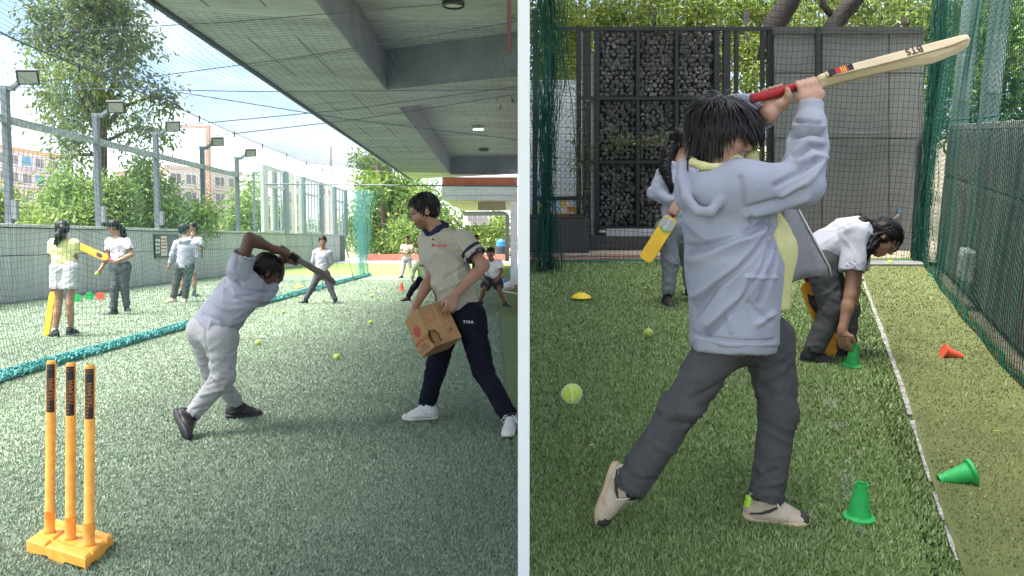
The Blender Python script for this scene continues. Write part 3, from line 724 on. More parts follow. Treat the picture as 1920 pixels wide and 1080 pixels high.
bbox('fascia_band', 828, 348, 970, 356, 1.0, M_bw, Yb-.10); bbox('fascia_panel', 828, 356.2, 970, 367, 1.0, mat('white_render', (.72, .73, .8), .7), Yb-.04); bbox('fascia_band', 828, 367.2, 970, 375, 1.0, M_bw, Yb-.10)
q = MB(); q.hexa([by(832, 375.5, Yb), by(970, 375.5, Yb), by(970, 374.5, Yb), by(832, 374.5, Yb)], [by(866, 395, Yb+8), by(970, 395, Yb+8), by(970, 380, Yb+8), by(862, 380, Yb+8)]); q.build('soffit', M_be, bd)
bbox('beam', 896, 379, 948, 394, .3, mat('dark_beige', (.38, .30, .25), .8), Yb+1)
bbox('column', 957, 378, 970, 540, .5, mat('white_render', (.72, .73, .8), .7), Yb-10)
q = MB().tube([by(868, 396), by(871, 401), by(945, 400), by(951, 404), by(951, 490)], .09, 8).build('drain_pipe', mat('pipe_grey', (.33, .34, .36), .5), bd, smooth=True)
for i in range(4): bbox('window', 877+i*9.5, 402, 885+i*9.5, 414, .2, M_win, Yb+24)
bbox('far_wall', 868, 395, 918, 422, .3, mat('far_white', (.6, .58, .56), .8), Yb+24.3)
o = MB()
pw = [LF.g(690, 489), LF.g(955, 489)]; pw[1][1] = pw[0][1]
o.prism([pw[0], pw[1], pw[1]+V(0, 0, .42), pw[0]+V(0, 0, .42)], V(0, .4, 0)); tag(o.build('planter_wall', mat('red_brick_planter', (.45, .14, .10), .85, .2, 4), None, pw[0]), 'low red brick planter wall beyond the lawn', 'wall')
p = LF.g(939, 487); t = thing('water_barrel', 'blue and black water dispenser standing by the pale column', 'barrel', p)
MB().lathe([(.30, 0), (.33, .05), (.33, .85), (.28, .9)], p, n=18).build('body', mat('black_plastic', (.03, .04, .05), .5), t); MB().lathe([(.30, .905), (.33, .95), (.32, 1.25), (.14, 1.4), (.08, 1.42)], p, n=18).build('bottle', mat('blue_plastic', (.05, .2, .5), .3), t)
# ================================================================== the place right of the white divider
FR = RF
M_blk = mat('black_painted_steel', (.022, .026, .028), .5, .15, 6, .05, 60)
M_slab = mat('grey_steel_sheet', (.14, .147, .137), .6, .16, 1.2, .1, 20, var2=.08, scale2=6)
M_stone = mat('gabion_stone', (.20, .195, .18), .8, .6, 5, .6, 30, var2=.3, scale2=18)
M_greenc = mat('bottle_green_cord', (.007, .07, .05), .6, .15, 20)
M_blackc = mat('black_cord', (.02, .028, .028), .7, .1, 20)
def Rg(*a): return RF.g(*a)
Yt = Rg(1300, 491)[1]                              # where the turf ends
Yf = Rg(1300, 470)[1]                              # gabion fence line
def fy(px, py, Y=None): return RF.onY(px, py, Yf if Y is None else Y)

M_turfbase_r = mat('turf_backing_right', (.13, .18, .06), .95, .2, 20, .5, 260, var2=.3, scale2=300)
edge = [Rg(1798, 1072), Rg(1740, 900), Rg(1688, 725), Rg(1640, 590), Rg(1610, 508)]
e0 = edge[0]+(edge[0]-edge[-1])*.9; e9 = edge[-1]
q = MB(); q.add([V(.02, -6, 0), V(e0[0], e0[1], 0), *edge, V(e9[0], Yt, 0), V(.02, Yt, 0)], [tuple(range(9))])
tag(q.build('turf', M_turfbase_r), kind='structure')
wb0, wb1 = Rg(1920, 708), Rg(1735, 491); sdv = unit(wb1-wb0); sn = V(-sdv[1], sdv[0], 0)   # side wall, normal to the left
w_near = wb0-sdv*4.5
q = MB(); q.add([V(e0[0], e0[1], .012), V(w_near[0], w_near[1], .012), V(wb1[0], wb1[1], .012)+sdv*.3, V(e9[0]+.02, Yt+.15, .012), *[p+V(.01, 0, .012) for p in edge[::-1]]], [tuple(range(4+len(edge)))])
M_strip = mat('flat_turf_mat', (.15, .17, .06), .95, .16, 3, .5, 240, var2=.28, scale2=260)
tag(q.build('turf_strip', M_strip), kind='structure')
# worn pale joint between the two turfs
g_ = random.Random(4); lft, rgt = [], []
for i in range(61):
    k = i/60*4; j = min(int(k), 3); p = edge[j]*(1-(k-j))+edge[j+1]*(k-j)
    w = .004+.007*g_.random()+(.014 if 1.4 < k < 3.9 else 0)*(.5+.5*g_.random())
    lft.append(p+V(-w*.6, 0, .016)); rgt.append(p+V(w, 0, .016))
q = MB()
for i in range(60):
    if g_.random() < .16 and not 26 < i < 50: continue
    q.add([lft[i], rgt[i], rgt[i+1], lft[i+1]], [(0, 1, 2, 3)])
tag(q.build('turf_joint', mat('dusty_joint', (.33, .32, .28), .9, .5, 30, .3, 90, var2=.4, scale2=120)), kind='structure')
q = MB(); q.add([V(.02, Yt, -.004), V(5.6, Yt, -.004), V(5.6, Yf+1.5, -.004), V(.02, Yf+1.5, -.004)], [(0, 1, 2, 3)])
tag(q.build('paved_path', mat('sandy_paving', (.36, .30, .22), .9, .15, 6, .2, 40)), kind='structure')
for i, (ya, yb, lb) in enumerate(((480, 481, 'thin pinkish hose along the fence foot, farther one'), (487, 484, 'thin pinkish hose along the turf end, nearer one'))):
    pts = [RF.g(x, ya+(yb-ya)*k+math.sin(k*9+i)*.8, .02) for k, x in zip(np.linspace(0, 1, 14), np.linspace(994, 1300, 14))]
    tag(MB().tube(pts, .017, 8).build('hose', mat('pink_hose', (.33, .2, .17), .6), None, pts[0], smooth=True), lb, 'hose', 'hoses on the paved path')

# --- planter at the left
p0, p1 = Rg(994, 474), Rg(1104, 474)
pl_ = thing('planter_box', 'dark grey planter box at the foot of the fence by the white wall', 'planter', p0)
h_ = fy(1050, 412, p0[1])[2]
x0 = .03
MB().box(V((x0+p1[0])/2, p0[1]+.25, h_/2), (p1[0]-x0, .5, h_)).build('box', mat('charcoal_plaster', (.075, .078, .078), .8, .12, 4, .1, 30), pl_, bevel=.008)
MB().box(V((x0+p1[0])/2, p0[1]+.25, h_+.012), (p1[0]-x0-.08, .40, .02)).build('soil', mat('soil', (.05, .035, .02), .95), pl_)
# --- kerb base of the fence
a_, b_ = fy(1105, 470), fy(1452, 470)
tag(MB().box(V((a_[0]+b_[0])/2+.0, Yf+.14, .085), (b_[0]-a_[0], .2, .17)).build('plinth', mat('dark_plinth', (.07, .07, .07), .85, .15, 8), None, a_), 'low dark plinth under the gabion fence', 'plinth')

# --- fence: black steel frame with gabion panels
Yg = Yf+.15
def FG(px, py): return RF.onY(px, py, Yg)
fence = thing('gabion_fence', 'black steel fence holding tall panels packed with grey stones', 'fence', FG(1280, 470))
def post(x0, x1, y0, y1, nm='post', dep=.08, m=None, off=0):
    p = [RF.onY(x0, y1, Yg+off), RF.onY(x1, y1, Yg+off), RF.onY(x1, y0, Yg+off), RF.onY(x0, y0, Yg+off)]
    return MB().prism(p, V(0, dep, 0)).build(nm, m or M_blk, fence)
for (x0, x1) in ((1081, 1090), (1095, 1108), (1115, 1124), (1193, 1199.5), (1266, 1272), (1340, 1349), (1357, 1370), (1379, 1385), (1428, 1434), (1440, 1452)): post(x0, x1, 56, 462)
post(1091, 1094.5, 56, 440, 'rail_strip', .04, mat('white_strip', (.7, .7, .72), .6), .1); post(1108.5, 1114.5, 100, 440, 'rail_strip', .04, MATS['white_strip'], .1)
for (y0, y1, xa, xb) in ((50, 57, 1036, 1452), (181, 187, 1086, 1452), (301, 307, 1090, 1452), (425, 431, 1120, 1345), (437, 446, 1124, 1452)): post(xa, xb, y0, y1, 'rail', .09, None, -.008)
post(1137, 1345, 429, 445, 'sill_board', .03, mat('pale_board', (.5, .5, .5), .7), -.02)
# stones
def stone_mesh(seed):
    g = np.random.default_rng(seed); v = []
    ph = (1+5**.5)/2
    for s1 in (-1, 1):
        for s2 in (-1, 1): v += [(0, s1, s2*ph), (s1, s2*ph, 0), (s2*ph, 0, s1)]
    v = np.array(v, float)/1.9*g.uniform(.7, 1.25, (12, 1))
    import itertools
    d = np.linalg.norm(np.array(v)[:, None]-np.array(v)[None], axis=2)
    bmv = [Vector(p) for p in v]
    import bmesh
    bm = bmesh.new(); [bm.verts.new(p) for p in bmv]; bmesh.ops.convex_hull(bm, input=bm.verts)
    me = bpy.data.meshes.new('stone'); bm.to_mesh(me); bm.free(); me.materials.append(M_stone); return me
SM = [stone_mesh(i) for i in range(6)]
pan = [(1124, 1193), (1199.5, 1266), (1272, 1340)]; rows = [(58, 180), (188, 300), (308, 424)]
cells = [(a_, b_, c_, d_) for (a_, b_) in pan for (c_, d_) in rows]
sv = []; cnt = 0; scl = F/ (RF.d(1280, 470))
back = MB(); gs = random.Random(9); stones = []
for (xa, xb, ya, yb) in cells:
    P0, P1 = FG(xa, yb), FG(xb, ya); w, h = P1[0]-P0[0], P1[2]-P0[2]
    nx, nz2 = int(w/.058), int(h/.05)
    for i in range(nx):
        for j in range(nz2):
            c = V(P0[0]+(i+.5+gs.uniform(-.25, .25)+(j % 2)*.3)*w/nx, Yg+.10+gs.uniform(-.02, .02), P0[2]+(j+.5+gs.uniform(-.25, .25))*h/nz2)
            if not P0[0]+.01 < c[0] < P1[0]-.01: continue
            stones.append((c, gs.uniform(.026, .040), gs.randrange(6), [gs.uniform(0, 6.28) for _ in range(3)]))
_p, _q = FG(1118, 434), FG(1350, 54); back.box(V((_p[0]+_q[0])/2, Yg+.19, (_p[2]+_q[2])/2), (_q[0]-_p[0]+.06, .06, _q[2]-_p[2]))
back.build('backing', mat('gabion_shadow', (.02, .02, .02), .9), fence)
gs.shuffle(stones)
# stones hidden least (seen between the people) are their own parts, the rest are one mass
vis = sorted(stones, key=lambda s_: -s_[1])
from mathutils import Euler
for (c, r_, k, e_) in vis[:300]:
    o = bpy.data.objects.new('stone', SM[k]); col.objects.link(o); o.parent = fence; LOC[o.name] = LOC[fence.name]
    o.location = Vector(c-LOC[fence.name]); o.rotation_euler = e_; o.scale = (r_*1.1, r_, r_*.9)
vv_, ff_ = [], []; off_ = 0
base_v = [np.array([p.co[:] for p in m_.vertices]) for m_ in SM]; base_f = [np.array([p.vertices[:] for p in m_.polygons]) for m_ in SM]
for (c, r_, k, e_) in vis[300:]:
    A = np.array(Euler(e_).to_matrix()); vv_.append((base_v[k]*V(r_*1.1, r_, r_*.9))@A.T+c); ff_.append(base_f[k]+off_); off_ += len(base_v[k])
me = make_mesh('packed_stones', np.concatenate(vv_)-LOC[fence.name], np.concatenate(ff_)); o = link('packed_stones', me, M_stone, fence); o['kind'] = 'stuff'
# wire of the gabions
wv = MB(); A_, B_ = [], []
for (xa, xb, ya, yb) in cells:
    P0, P1 = FG(xa, yb), FG(xb, ya)
    for x_ in np.arange(P0[0], P1[0], .05): A_.append(V(x_, Yg+.045, P0[2])); B_.append(V(x_, Yg+.045, P1[2]))
    for z_ in np.arange(P0[2], P1[2], .05): A_.append(V(P0[0], Yg+.045, z_)); B_.append(V(P1[0], Yg+.045, z_))
v, f = cords(np.array(A_), np.array(B_), .0022); o = link('wire_mesh', make_mesh('wire_mesh', v-LOC[fence.name], f), M_blk, fence); o['kind'] = 'stuff'

# --- grey sheet wall right of the fence
Yw = Yf+.02
def FW(px, py, off=0): return RF.onY(px, py, Yw+off)
sw = thing('sheet_wall', 'tall grey steel sheet wall at the end of the strip', 'wall', FW(1590, 480))
def sheet(x0, y0, x1, y1, nm, m, off=0, dep=.03): return MB().prism([FW(x0, y1, off), FW(x1, y1, off), FW(x1, y0, off), FW(x0, y0, off)], V(0, dep, 0)).build(nm, m, sw)
for (x0, x1) in ((1453, 1540), (1542, 1666), (1668, 1732)):
    for (y0, y1) in ((64, 136), (138, 258), (260, 500)): sheet(x0, y0, x1, y1, 'panel', M_slab, gs.uniform(0, .004))
sheet(1452, 50, 1733, 63, 'top_rail', mat('dark_grey_rail', (.06, .065, .06), .6), -.03, .08)
sheet(1531, 50, 1540, 145, 'post', M_blk, -.05, .05); sheet(1452, 62, 1733, 500, 'frame', M_core, .035, .02)
sheet(1556, 247, 1710, 249.5, 'rod', mat('grey_rod', (.2, .2, .2), .4), -.06, .02)
# chain-link mesh beyond the far left and right of the gabions
ml = thing('wire_screen', 'white backed wire screen behind the planter', 'screen', FG(1040, 440))
pa, pb_ = RF.onY(996, 440, Yg+1.6), RF.onY(1090, 150, Yg+1.6)
MB().box((V((.03+pb_[0]+.15)/2, Yg+1.65, (pa[2]+pb_[2])/2)), (pb_[0]+.12, .03, pb_[2]-pa[2])).build('sheet', mat('white_sheet_screen', (.72, .76, .80), .6, .04, 1), ml)
A_, B_ = [], []
xa, xb = .03, FG(1083, 200)[0]; za, zb = FG(1000, 440)[2], FG(1000, 60)[2]
for r_ in range(int((zb-za)/.042)):
    z_ = za+r_*.042; xs = np.arange(xa, xb, .035); pts = np.stack([xs, 0*xs+Yg+.05, z_+.014*np.where((np.arange(len(xs))+r_) % 2, 1, -1)], 1)
    A_.append(pts[:-1]); B_.append(pts[1:])
v, f = cords(np.concatenate(A_), np.concatenate(B_), .0026); o = link('wire', make_mesh('wire', v-LOC[ml.name], f), M_blk, ml); o['kind'] = 'stuff'
q = MB(); q.box(FG(1003, 250), (.06, .06, 2.9)); q.box(FG(1050, 372), (.62, .05, .05)); q.build('frame', M_blk, ml)
# a coloured hoarding behind the screen
hb = thing('painted_hoarding', 'low colourful painted hoarding behind the planter screen', 'hoarding', RF.onY(1040, 440, Yg+1.3))
gq = random.Random(3)
for i in range(9):
    for j in range(4):
        c = RF.onY(1002+i*11, 382+j*11, Yg+1.3)
        MB().box(c, (.085, .02, .085)).build('tile', [mat('hoard_blue', (.35, .6, .72), .6), mat('hoard_yellow', (.75, .58, .08), .6), mat('hoard_white', (.75, .75, .72), .6), mat('hoard_orange', (.7, .3, .08), .6)][gq.choice((0, 0, 2, 2, 1, 3, 2))], hb)

# --- side wall of panels with the net in front
ws = thing('side_wall', 'grey panelled wall running along the turf strip behind green netting', 'wall', wb0)
WS = 1.55
def sw_(s, z, off=0.0): p = wb0+sdv*s+sn*off; return V(p[0], p[1], z)
Lw = np.linalg.norm(wb1-wb0)
pl = 1.9; k0 = -2
for i in range(k0, 3):
    for (za, zb) in ((.012, .98), (.995, WS-.07)):
        a_, b_ = i*pl+.008+.9, (i+1)*pl-.008+.9
        b_ = min(b_, Lw+.12)
        MB().prism([sw_(a_, za, -.16), sw_(b_, za, -.16), sw_(b_, zb, -.16), sw_(a_, zb, -.16)], sn*.04).build('panel', M_panel if False else mat('side_panel', (.19, .195, .185), .8, .14, 1.3, .15, 30, var2=.1, scale2=12, stretch=(3, 3, .3)), ws)
MB().bar(sw_(-4, WS/2-.04, -.22), sw_(Lw+.1, WS/2-.04, -.22), .1, WS-.09).build('core', M_core, ws)
MB().bar(sw_(-4, WS-.035, -.2), sw_(Lw+.12, WS-.035, -.2), .16, .06).build('coping', mat('side_coping', (.3, .31, .29), .7), ws, bevel=.008)
# slender battens of the wall (upright ribs)
rib = mat('wall_rib', (.27, .275, .265), .75, .15, 3)
for i in range(78):
    s = -1.6+i*.085
    if s > Lw: break
    for (za, zb) in ((.05, .95), (1.03, WS-.1)): MB().box(sw_((s), (za+zb)/2, -.112), (.014, .014, zb-za), np.stack([sn, sdv, V(0, 0, 1)], 1)).build('batten', rib, ws)
# steel posts behind the side wall
for (px0, px1, d_, lb) in ((1786, 1809, 9.2, 'grey-green steel post behind the netting, left of the pair'), (1838, 1864, 7.4, 'grey-green steel post behind the netting, right of the pair')):
    c = RF.onY((px0+px1)/2, 240, d_); w = (px1-px0)/F*d_
    t = thing('steel_post', lb, 'post', V(c[0], c[1], 0), 'steel posts behind the side wall')
    MB().box(V(c[0], c[1], 1.9), (w, w, 3.8)).build('shaft', mat('green_grey_steel', (.2, .27, .26), .5), t, bevel=.008)
    MB().box(V(c[0]-.02, c[1]-w*.55, 2.05), (w*.75, .05, .5)).build('box', mat('green_grey_box', (.3, .36, .35), .5), t, bevel=.008)
# white junction box on the wall
c = RF.onplane(1812, 497, sw_(0, 0, -.02), sn); t = thing('junction_box', 'white plastic junction box on the side wall behind the netting', 'junction box', c)
Abox = np.stack([sdv, sn, V(0, 0, 1)], 1)
MB().box(c, (.30, .09, .27), Abox).build('case', mat('white_plastic', (.75, .75, .72), .4), t, bevel=.015); MB().box(c+sn*.049, (.22, .012, .2), Abox).build('lid', MATS['white_plastic'], t, bevel=.004)
for s_ in (-1, 1): MB().box(c+sn*.058+sdv*.02*s_+V(0, 0, .05*s_), (.02, .01, .02), Abox).build('latch', mat('grey_plastic', (.3, .3, .3), .5), t)
# green net along the side wall
nu, nv = 120, 84
s = np.linspace(-1.4, Lw+.1, nu); z = np.linspace(.0, 3.7, nv); Sg, Zg = np.meshgrid(s, z, indexing='ij')
wob = .008*np.sin(Sg*5+Zg*1.3)+.015*np.sin(Zg*3.2+Sg)
wob *= (.4+.6*np.minimum(1, np.abs(Zg-WS)/.5))
P = wb0[None, None]+sdv[None, None]*Sg[..., None]+sn[None, None]*(.02+.06+wob)[..., None]; P[..., 2] = Zg+.025*np.sin(Sg*7)*np.sin(Zg*2)+.015*np.sin(Sg*21)
nt = thing('side_net', 'green sports netting hung along the side wall', 'net', wb0); v, f = netting(P, .0026)
link('mesh_panel', make_mesh('mesh_panel', v-LOC[nt.name], f), M_greenc, nt)
MB().tube([sw_(x_, .015, .05+.03*math.sin(x_*9)) for x_ in np.linspace(-1.4, Lw, 60)], .011, 6).build('foot_rope', mat('green_rope', (.015, .16, .11), .7), nt)
q = MB().tube([sw_(x_, WS+.03, -.03+.02*math.sin(x_*5)) for x_ in np.linspace(-1.4, Lw, 40)], .008, 6).build('mid_rope', MATS['green_rope'], nt)
# back net
nu, nv = 88, 46; u = np.linspace(1, 1734, nu)
xl, xr = .05, wb1[0]+.02; us = np.linspace(0, 1, nu); zs = np.linspace(.0, 3.1, nv); U, Zz = np.meshgrid(us, zs, indexing='ij')
P = np.stack([xl+(xr-xl)*U, Yt+.05+.03*np.sin(U*50+Zz)+.04*np.sin(Zz*2+U*9), Zz+.012*np.sin(U*37)], -1)
bn = thing('back_net', 'thin black netting across the end of the turf before the fence', 'net', V(2, Yt, 0)); v, f = netting(P, .0024)
link('mesh_panel', make_mesh('mesh_panel', v-LOC[bn.name], f), M_blackc, bn)
MB().tube([V(x_, Yt+.03*math.sin(x_*6), .015) for x_ in np.linspace(.05, xr, 60)], .012, 6).build('foot_rope', mat('green_rope', (.015, .16, .11), .7), bn)
MB().tube([V(x_, Yt+.05, zs[-1]-.05*math.sin(x_*3)) for x_ in np.linspace(.05, xr, 30)], .006, 5).build('top_cable', M_blackc, bn)
# gathered nets at both corners
def bunch(name, label, base, n, spread, top, m, taper, seed, r=.003, lean=0):
    g = np.random.default_rng(seed); t = thing(name, label, 'net', base); zz = np.linspace(0, top, 22); A_, B_ = [], []
    for i in range(n):
        o_ = g.normal(0, 1, 2)*spread; ph_ = g.uniform(0, 6.3, 4)
        pts = np.array([base+V(o_[0]*taper(z/top)+.02*math.sin(z*7+ph_[0])+lean*z, o_[1]*taper(z/top)+.02*math.sin(z*6+ph_[1]), .02+z) for z in zz]); A_.append(pts[:-1]); B_.append(pts[1:])
        if i % 2 == 0:
            j = g.integers(0, len(zz)-4, 7)
            for jj in j: A_.append(pts[jj:jj+1]); B_.append(pts[jj:jj+1]+g.normal(0, .05, (1, 3)))
    v, f = cords(np.concatenate(A_), np.concatenate(B_), r); link('cords', make_mesh('cords', v-LOC[t.name], f), m, t); return t
bunch('gathered_net', 'thick gathered green netting hanging in the left corner by the white wall', RF.g(1020, 508)+V(.02, 0, 0), 120, .10, 3.1, M_greenc, lambda k: 1.0-.55*math.sin(min(k*1.6, 1)*math.pi) if k < .6 else 1.0, 5, .0032)
bunch('gathered_net', 'gathered green netting hanging where the sheet wall meets the side wall', RF.g(1722, 494), 90, .05, 2.9, M_greenc, lambda k: .6+.9*abs(k-.35), 6, .0032, lean=-.01)
# stand pipe
p = RF.g(1672, 470); t = thing('standpipe', 'short rusty standpipe with blue tap by the sheet wall', 'pipe', p)
h_ = RF.onY(1672, 400, p[1])[2]
MB().tube([p, p+V(-.02, 0, h_*.8), p+V(.06, 0, h_)], .018, 8).build('riser', mat('rusty_pipe', (.26, .16, .11), .7), t); MB().box(p+V(.06, 0, h_+.02), (.05, .03, .03)).build('tap', mat('blue_tap', (.05, .2, .45), .4), t)
p = RF.g(1712, 487); q = MB().tube([p+V(0, 0, .02), p+V(.03, .1, .6), p+V(0, .1, 1.3), p+V(.05, .1, 1.56), p+V(.25, .1, 1.6)], .035, 8).build('drain_hose', mat('black_rubber', (.03, .03, .03), .6), None, p, smooth=True); tag(q, 'black pipe rising at the corner of the side wall', 'pipe')
a_, b_ = Rg(1612, 505), Rg(1735, 505)
q = MB()
for i in range(6):
    k = i/6; c = RF.g(1606+i*21.5+10, 499)
    MBx = MB().box(V(c[0], c[1]+.05, .02), (.125, .26, .03)); 
    tag(MBx.build('paving_slab', mat('pale_slab', (.2, .2, .195), .85, .15, 8), None, c), 'pale paving slab at the end of the strip, number %s from the left' % ('one two three four five six'.split()[i]), 'slab', 'paving slabs at the end of the strip')

# --- greenery behind
RGc = [(.14, .21, .035), (.10, .17, .03), (.20, .26, .04), (.06, .11, .025), (.26, .30, .06)]
def rtree(name, label, px, d, limbs, lst, n, size, cols, seed, dep=.8):
    b = RF.at(px, 470, d); b = V(b[0], b[1], 0)
    return tree(name, label, b, limbs, cl(RF, d, lst, dep), n, size, cols, .3, seed)
d = 14.0
def A2(px, py, dd=14.0): return RF.at(px, py, dd)
M_bark2 = mat('dark_bark', (.016, .013, .011), .9, .3, 8, .6, 20)
def rt(name, label, base, limbs, lst, n, size, seed, dd, cols=RGc, dep=.8):
    tree(name, label, V(base[0], base[1], 0), limbs, cl(RF, dd, lst, dep), n, size, cols, .3, seed, bark=M_bark2)
rt('tree', 'leafy tree behind the fence above the gabion panels', A2(1230, 300), [([A2(1235, 330), A2(1225, 60), A2(1215, -80)], .09, .05), ([A2(1270, 300), A2(1280, 40), A2(1320, -60)], .07, .04)],
   [(1180, 20, 60), (1240, 10, 60), (1300, 25, 60), (1350, 0, 60), (1410, 20, 50), (1120, 40, 50), (1200, 70, 40), (1300, 80, 40)], 9000, .11, 21, 14)
rt('tree', 'yellow-green tree behind the fence beside the white wall', A2(1050, 300, 13), [([A2(1075, 420, 13), A2(1070, 200, 13), A2(1060, 30, 13)], .03, .015), ([A2(1050, 420, 13), A2(1045, 150, 13), A2(1060, -10, 13)], .03, .015)],
   [(1015, 40, 50), (1060, 25, 45), (1030, 100, 40), (1070, 110, 34), (1050, 150, 28), (1080, 60, 40), (1065, 210, 18), (1040, 240, 16)], 5200, .09, 22, 13, [(.30, .34, .05), (.22, .28, .04), (.12, .18, .03)])
rt('tree', 'leafy tree seen through the bars right of the gabion panels', A2(1400, 300, 13), [([A2(1412, 440, 13), A2(1405, 200, 13), A2(1400, 20, 13)], .08, .05)],
   [(1400, 100, 40), (1390, 170, 36), (1420, 230, 36), (1400, 300, 40), (1430, 150, 34), (1415, 380, 40), (1390, 60, 40), (1425, 330, 30), (1395, 420, 36)], 5200, .10, 23, 13)
rt('tree', 'dark trunked tree leaning over the grey sheet wall', A2(1480, 300, 12.5), [([A2(1440, 120, 12.5), A2(1452, 45, 12.5), A2(1478, 5, 12.5), A2(1500, -60, 12.5)], .2, .15), ([A2(1590, 120, 12.5), A2(1562, 48, 12.5), A2(1600, 0, 12.5), A2(1640, -50, 12.5)], .17, .13), ([A2(1575, 50, 12.5), A2(1545, 10, 12.5), A2(1530, -40, 12.5)], .06, .04), ([A2(1680, 70, 12.5), A2(1720, 30, 12.5), A2(1750, 10, 12.5)], .16, .16)],
   [(1480, 10, 50), (1540, 0, 60), (1600, 20, 50), (1660, 20, 60), (1700, -10, 60), (1560, -40, 70), (1500, 50, 30), (1640, 60, 30)], 6000, .10, 24, 13.6)
rt('tree', 'dense tree beyond the side wall seen through the green net', A2(1850, 300, 11), [([A2(1850, 400, 11), A2(1848, 100, 11), A2(1860, -50, 11)], .12, .08)],
   [(1760, 40, 60), (1760, 130, 40), (1750, 200, 40), (1830, 60, 60), (1900, 50, 60), (1890, 130, 60), (1820, 150, 50), (1930, 190, 60), (1860, 210, 40), (1790, 230, 40), (1950, 100, 60)], 8000, .12, 25, 11, [(.10, .17, .03), (.06, .11, .025), (.17, .24, .04)])
rt('tree', 'far dark tree mass closing the view behind the fence', A2(1350, 300, 18), [([A2(1340, 400, 18), A2(1345, 100, 18)], .2, .15)],
   [(1000+i*60, 20+((i*37) % 50), 75) for i in range(16)]+[(1000+i*70, 130, 70) for i in range(8)]+[(1380, 230, 70), (1400, 330, 70), (1060, 60, 50), (1840, 160, 90), (1740, 140, 80)], 12000, .20, 26, 18, [(.05, .09, .025), (.08, .13, .03), (.12, .17, .04)], 1.5)
# sprays of a climbing plant across the gabions
t = thing('climbing_plant', 'thin climbing plant with small leaves trailing across the gabion fence', 'plant', FG(1100, 440))
q = MB(); st = [[(1095, 440), (1085, 380), (1080, 300), (1072, 200), (1060, 120)], [(1080, 300), (1130, 262), (1190, 264), (1250, 255), (1300, 245)], [(1090, 420), (1105, 300), (1090, 180)]]
pp = []
for w_ in st:
    pts = [FG(x_, y_)-V(0, .10, 0) for x_, y_ in w_]; q.tube(pts, .006, 5)
    for i in range(len(pts)-1):
        for k in np.linspace(0, 1, 6): pp.append((pts[i]*(1-k)+pts[i+1]*k, (.07, .04, .06)))
q.build('stem', M_bark, t); v, f, c = foliage(pp, 700, .055, [(.16, .2, .05), (.1, .16, .04), (.22, .27, .08)], .3, 31)
link('leaves', make_mesh('leaves', v-LOC[t.name], f, False, c), M_leaf, t)['kind'] = 'stuff'
# ================================================================== artificial grass
def blades(name, label, frame, region, bands, cols, h, seed, kindfn=None, zoff=0):
    """region(x,y)->mask; bands: (y0,y1,density per m2,width scale)"""
    global FR
    FR = frame; g = np.random.default_rng(seed); PV, CV = [], []
    for (ya, yb, den, wsc, xlo, xhi) in bands:
        n = int((xhi(yb)-xlo(yb))*(yb-ya)*den); y = g.uniform(ya, yb, n); x = g.uniform(xlo(yb), xhi(yb), n)
        m = region(x, y) & (x > xlo(y)) & (x < xhi(y)); x, y = x[m], y[m]; n = len(x)
        tw = vnoise(np.stack([x*9, y*9, 0*x+seed], 1))*6.28*1.3
        ang = tw*.35+g.uniform(0, 6.28, n); lean = g.uniform(.15, 1.05, n); L_ = h*g.uniform(.6, 1.2, n)*wsc**.5; W_ = .0027*wsc*g.uniform(.7, 1.3, n)
        base = np.stack([x, y, 0*x+zoff], 1); d_ = np.stack([np.cos(ang)*np.sin(lean), np.sin(ang)*np.sin(lean), np.cos(lean)], 1)
        sd_ = np.stack([-np.sin(ang+g.normal(0, .5, n)), np.cos(ang), 0*ang], 1)
        tip = base+d_*L_[:, None]
        PV.append(np.stack([base-sd_*W_[:, None], base+sd_*W_[:, None], tip], 1).reshape(-1, 3))
        c = np.array(cols)[g.integers(0, len(cols), n)]*g.uniform(.8, 1.25, n)[:, None]
        patch = .86+.28*vnoise(np.stack([x*1.3, y*1.3, 0*x+9+seed], 1)); c = c*patch[:, None]
        if kindfn is not None: c = kindfn(x, y, c, g)
        CV.append(np.repeat(c, 3, axis=0))
    v = np.concatenate(PV); c = np.concatenate(CV); f = np.arange(len(v)).reshape(-1, 3)
    o = link(name, make_mesh(name, v, f, False, c), M_blade); return tag(o, label, 'grass', kind='stuff')
M_blade = mat('turf_blade', (0, 0, 0), .45, 0, vcol=True, spec=.45)
wx = lambda y: np.maximum(-CX/F*1.02*y-.3, -11)
lx = lambda y: -CX/F*1.03*y-.3
def nstrip(x, y):
    ex = np.interp(y, [p[1] for p in e[::-1]], [p[0] for p in e[::-1]], left=e[-1][0]); return ~((x > ex) & (y > e[-1][1]) & (y < e[0][1]))
xz = lambda y: 0*y-.022
blades('artificial_grass', 'short matted grey-green artificial grass left of the white wall', LF, nstrip,
       [(2.9, 4.6, 22000, 1.0, lx, xz), (4.6, 7, 12000, 1.25, lx, xz), (7, 11, 6500, 1.5, lx, xz), (11, 17, 2200, 2.0, lx, xz), (17, 27, 700, 2.8, wx, xz)],
       [(.19, .25, .17), (.22, .29, .195), (.165, .22, .15), (.27, .33, .235), (.34, .39, .31)], .017, 3)
def chalk(x, y, c, g):
    a, b = RF.g(1556, 730), RF.g(1603, 1000); ab = (b-a)[:2]; t = np.clip(((x-a[0])*ab[0]+(y-a[1])*ab[1])/(ab@ab), 0, 1)
    d = np.hypot(x-a[0]-t*ab[0], y-a[1]-t*ab[1]); w = np.exp(-(d/.035)**2)*np.clip(vnoise(np.stack([x*16, y*16, 0*x+4], 1))*3-1.35, 0, 1)*.4
    return c*(1-w[:, None])+V(.5, .5, .46)*w[:, None]
ey, ex_ = [p[1] for p in edge], [p[0] for p in edge]
rl = lambda y: 0*y+.022
rr_ = lambda y: (1920-CX)/F*1.06*y+.2
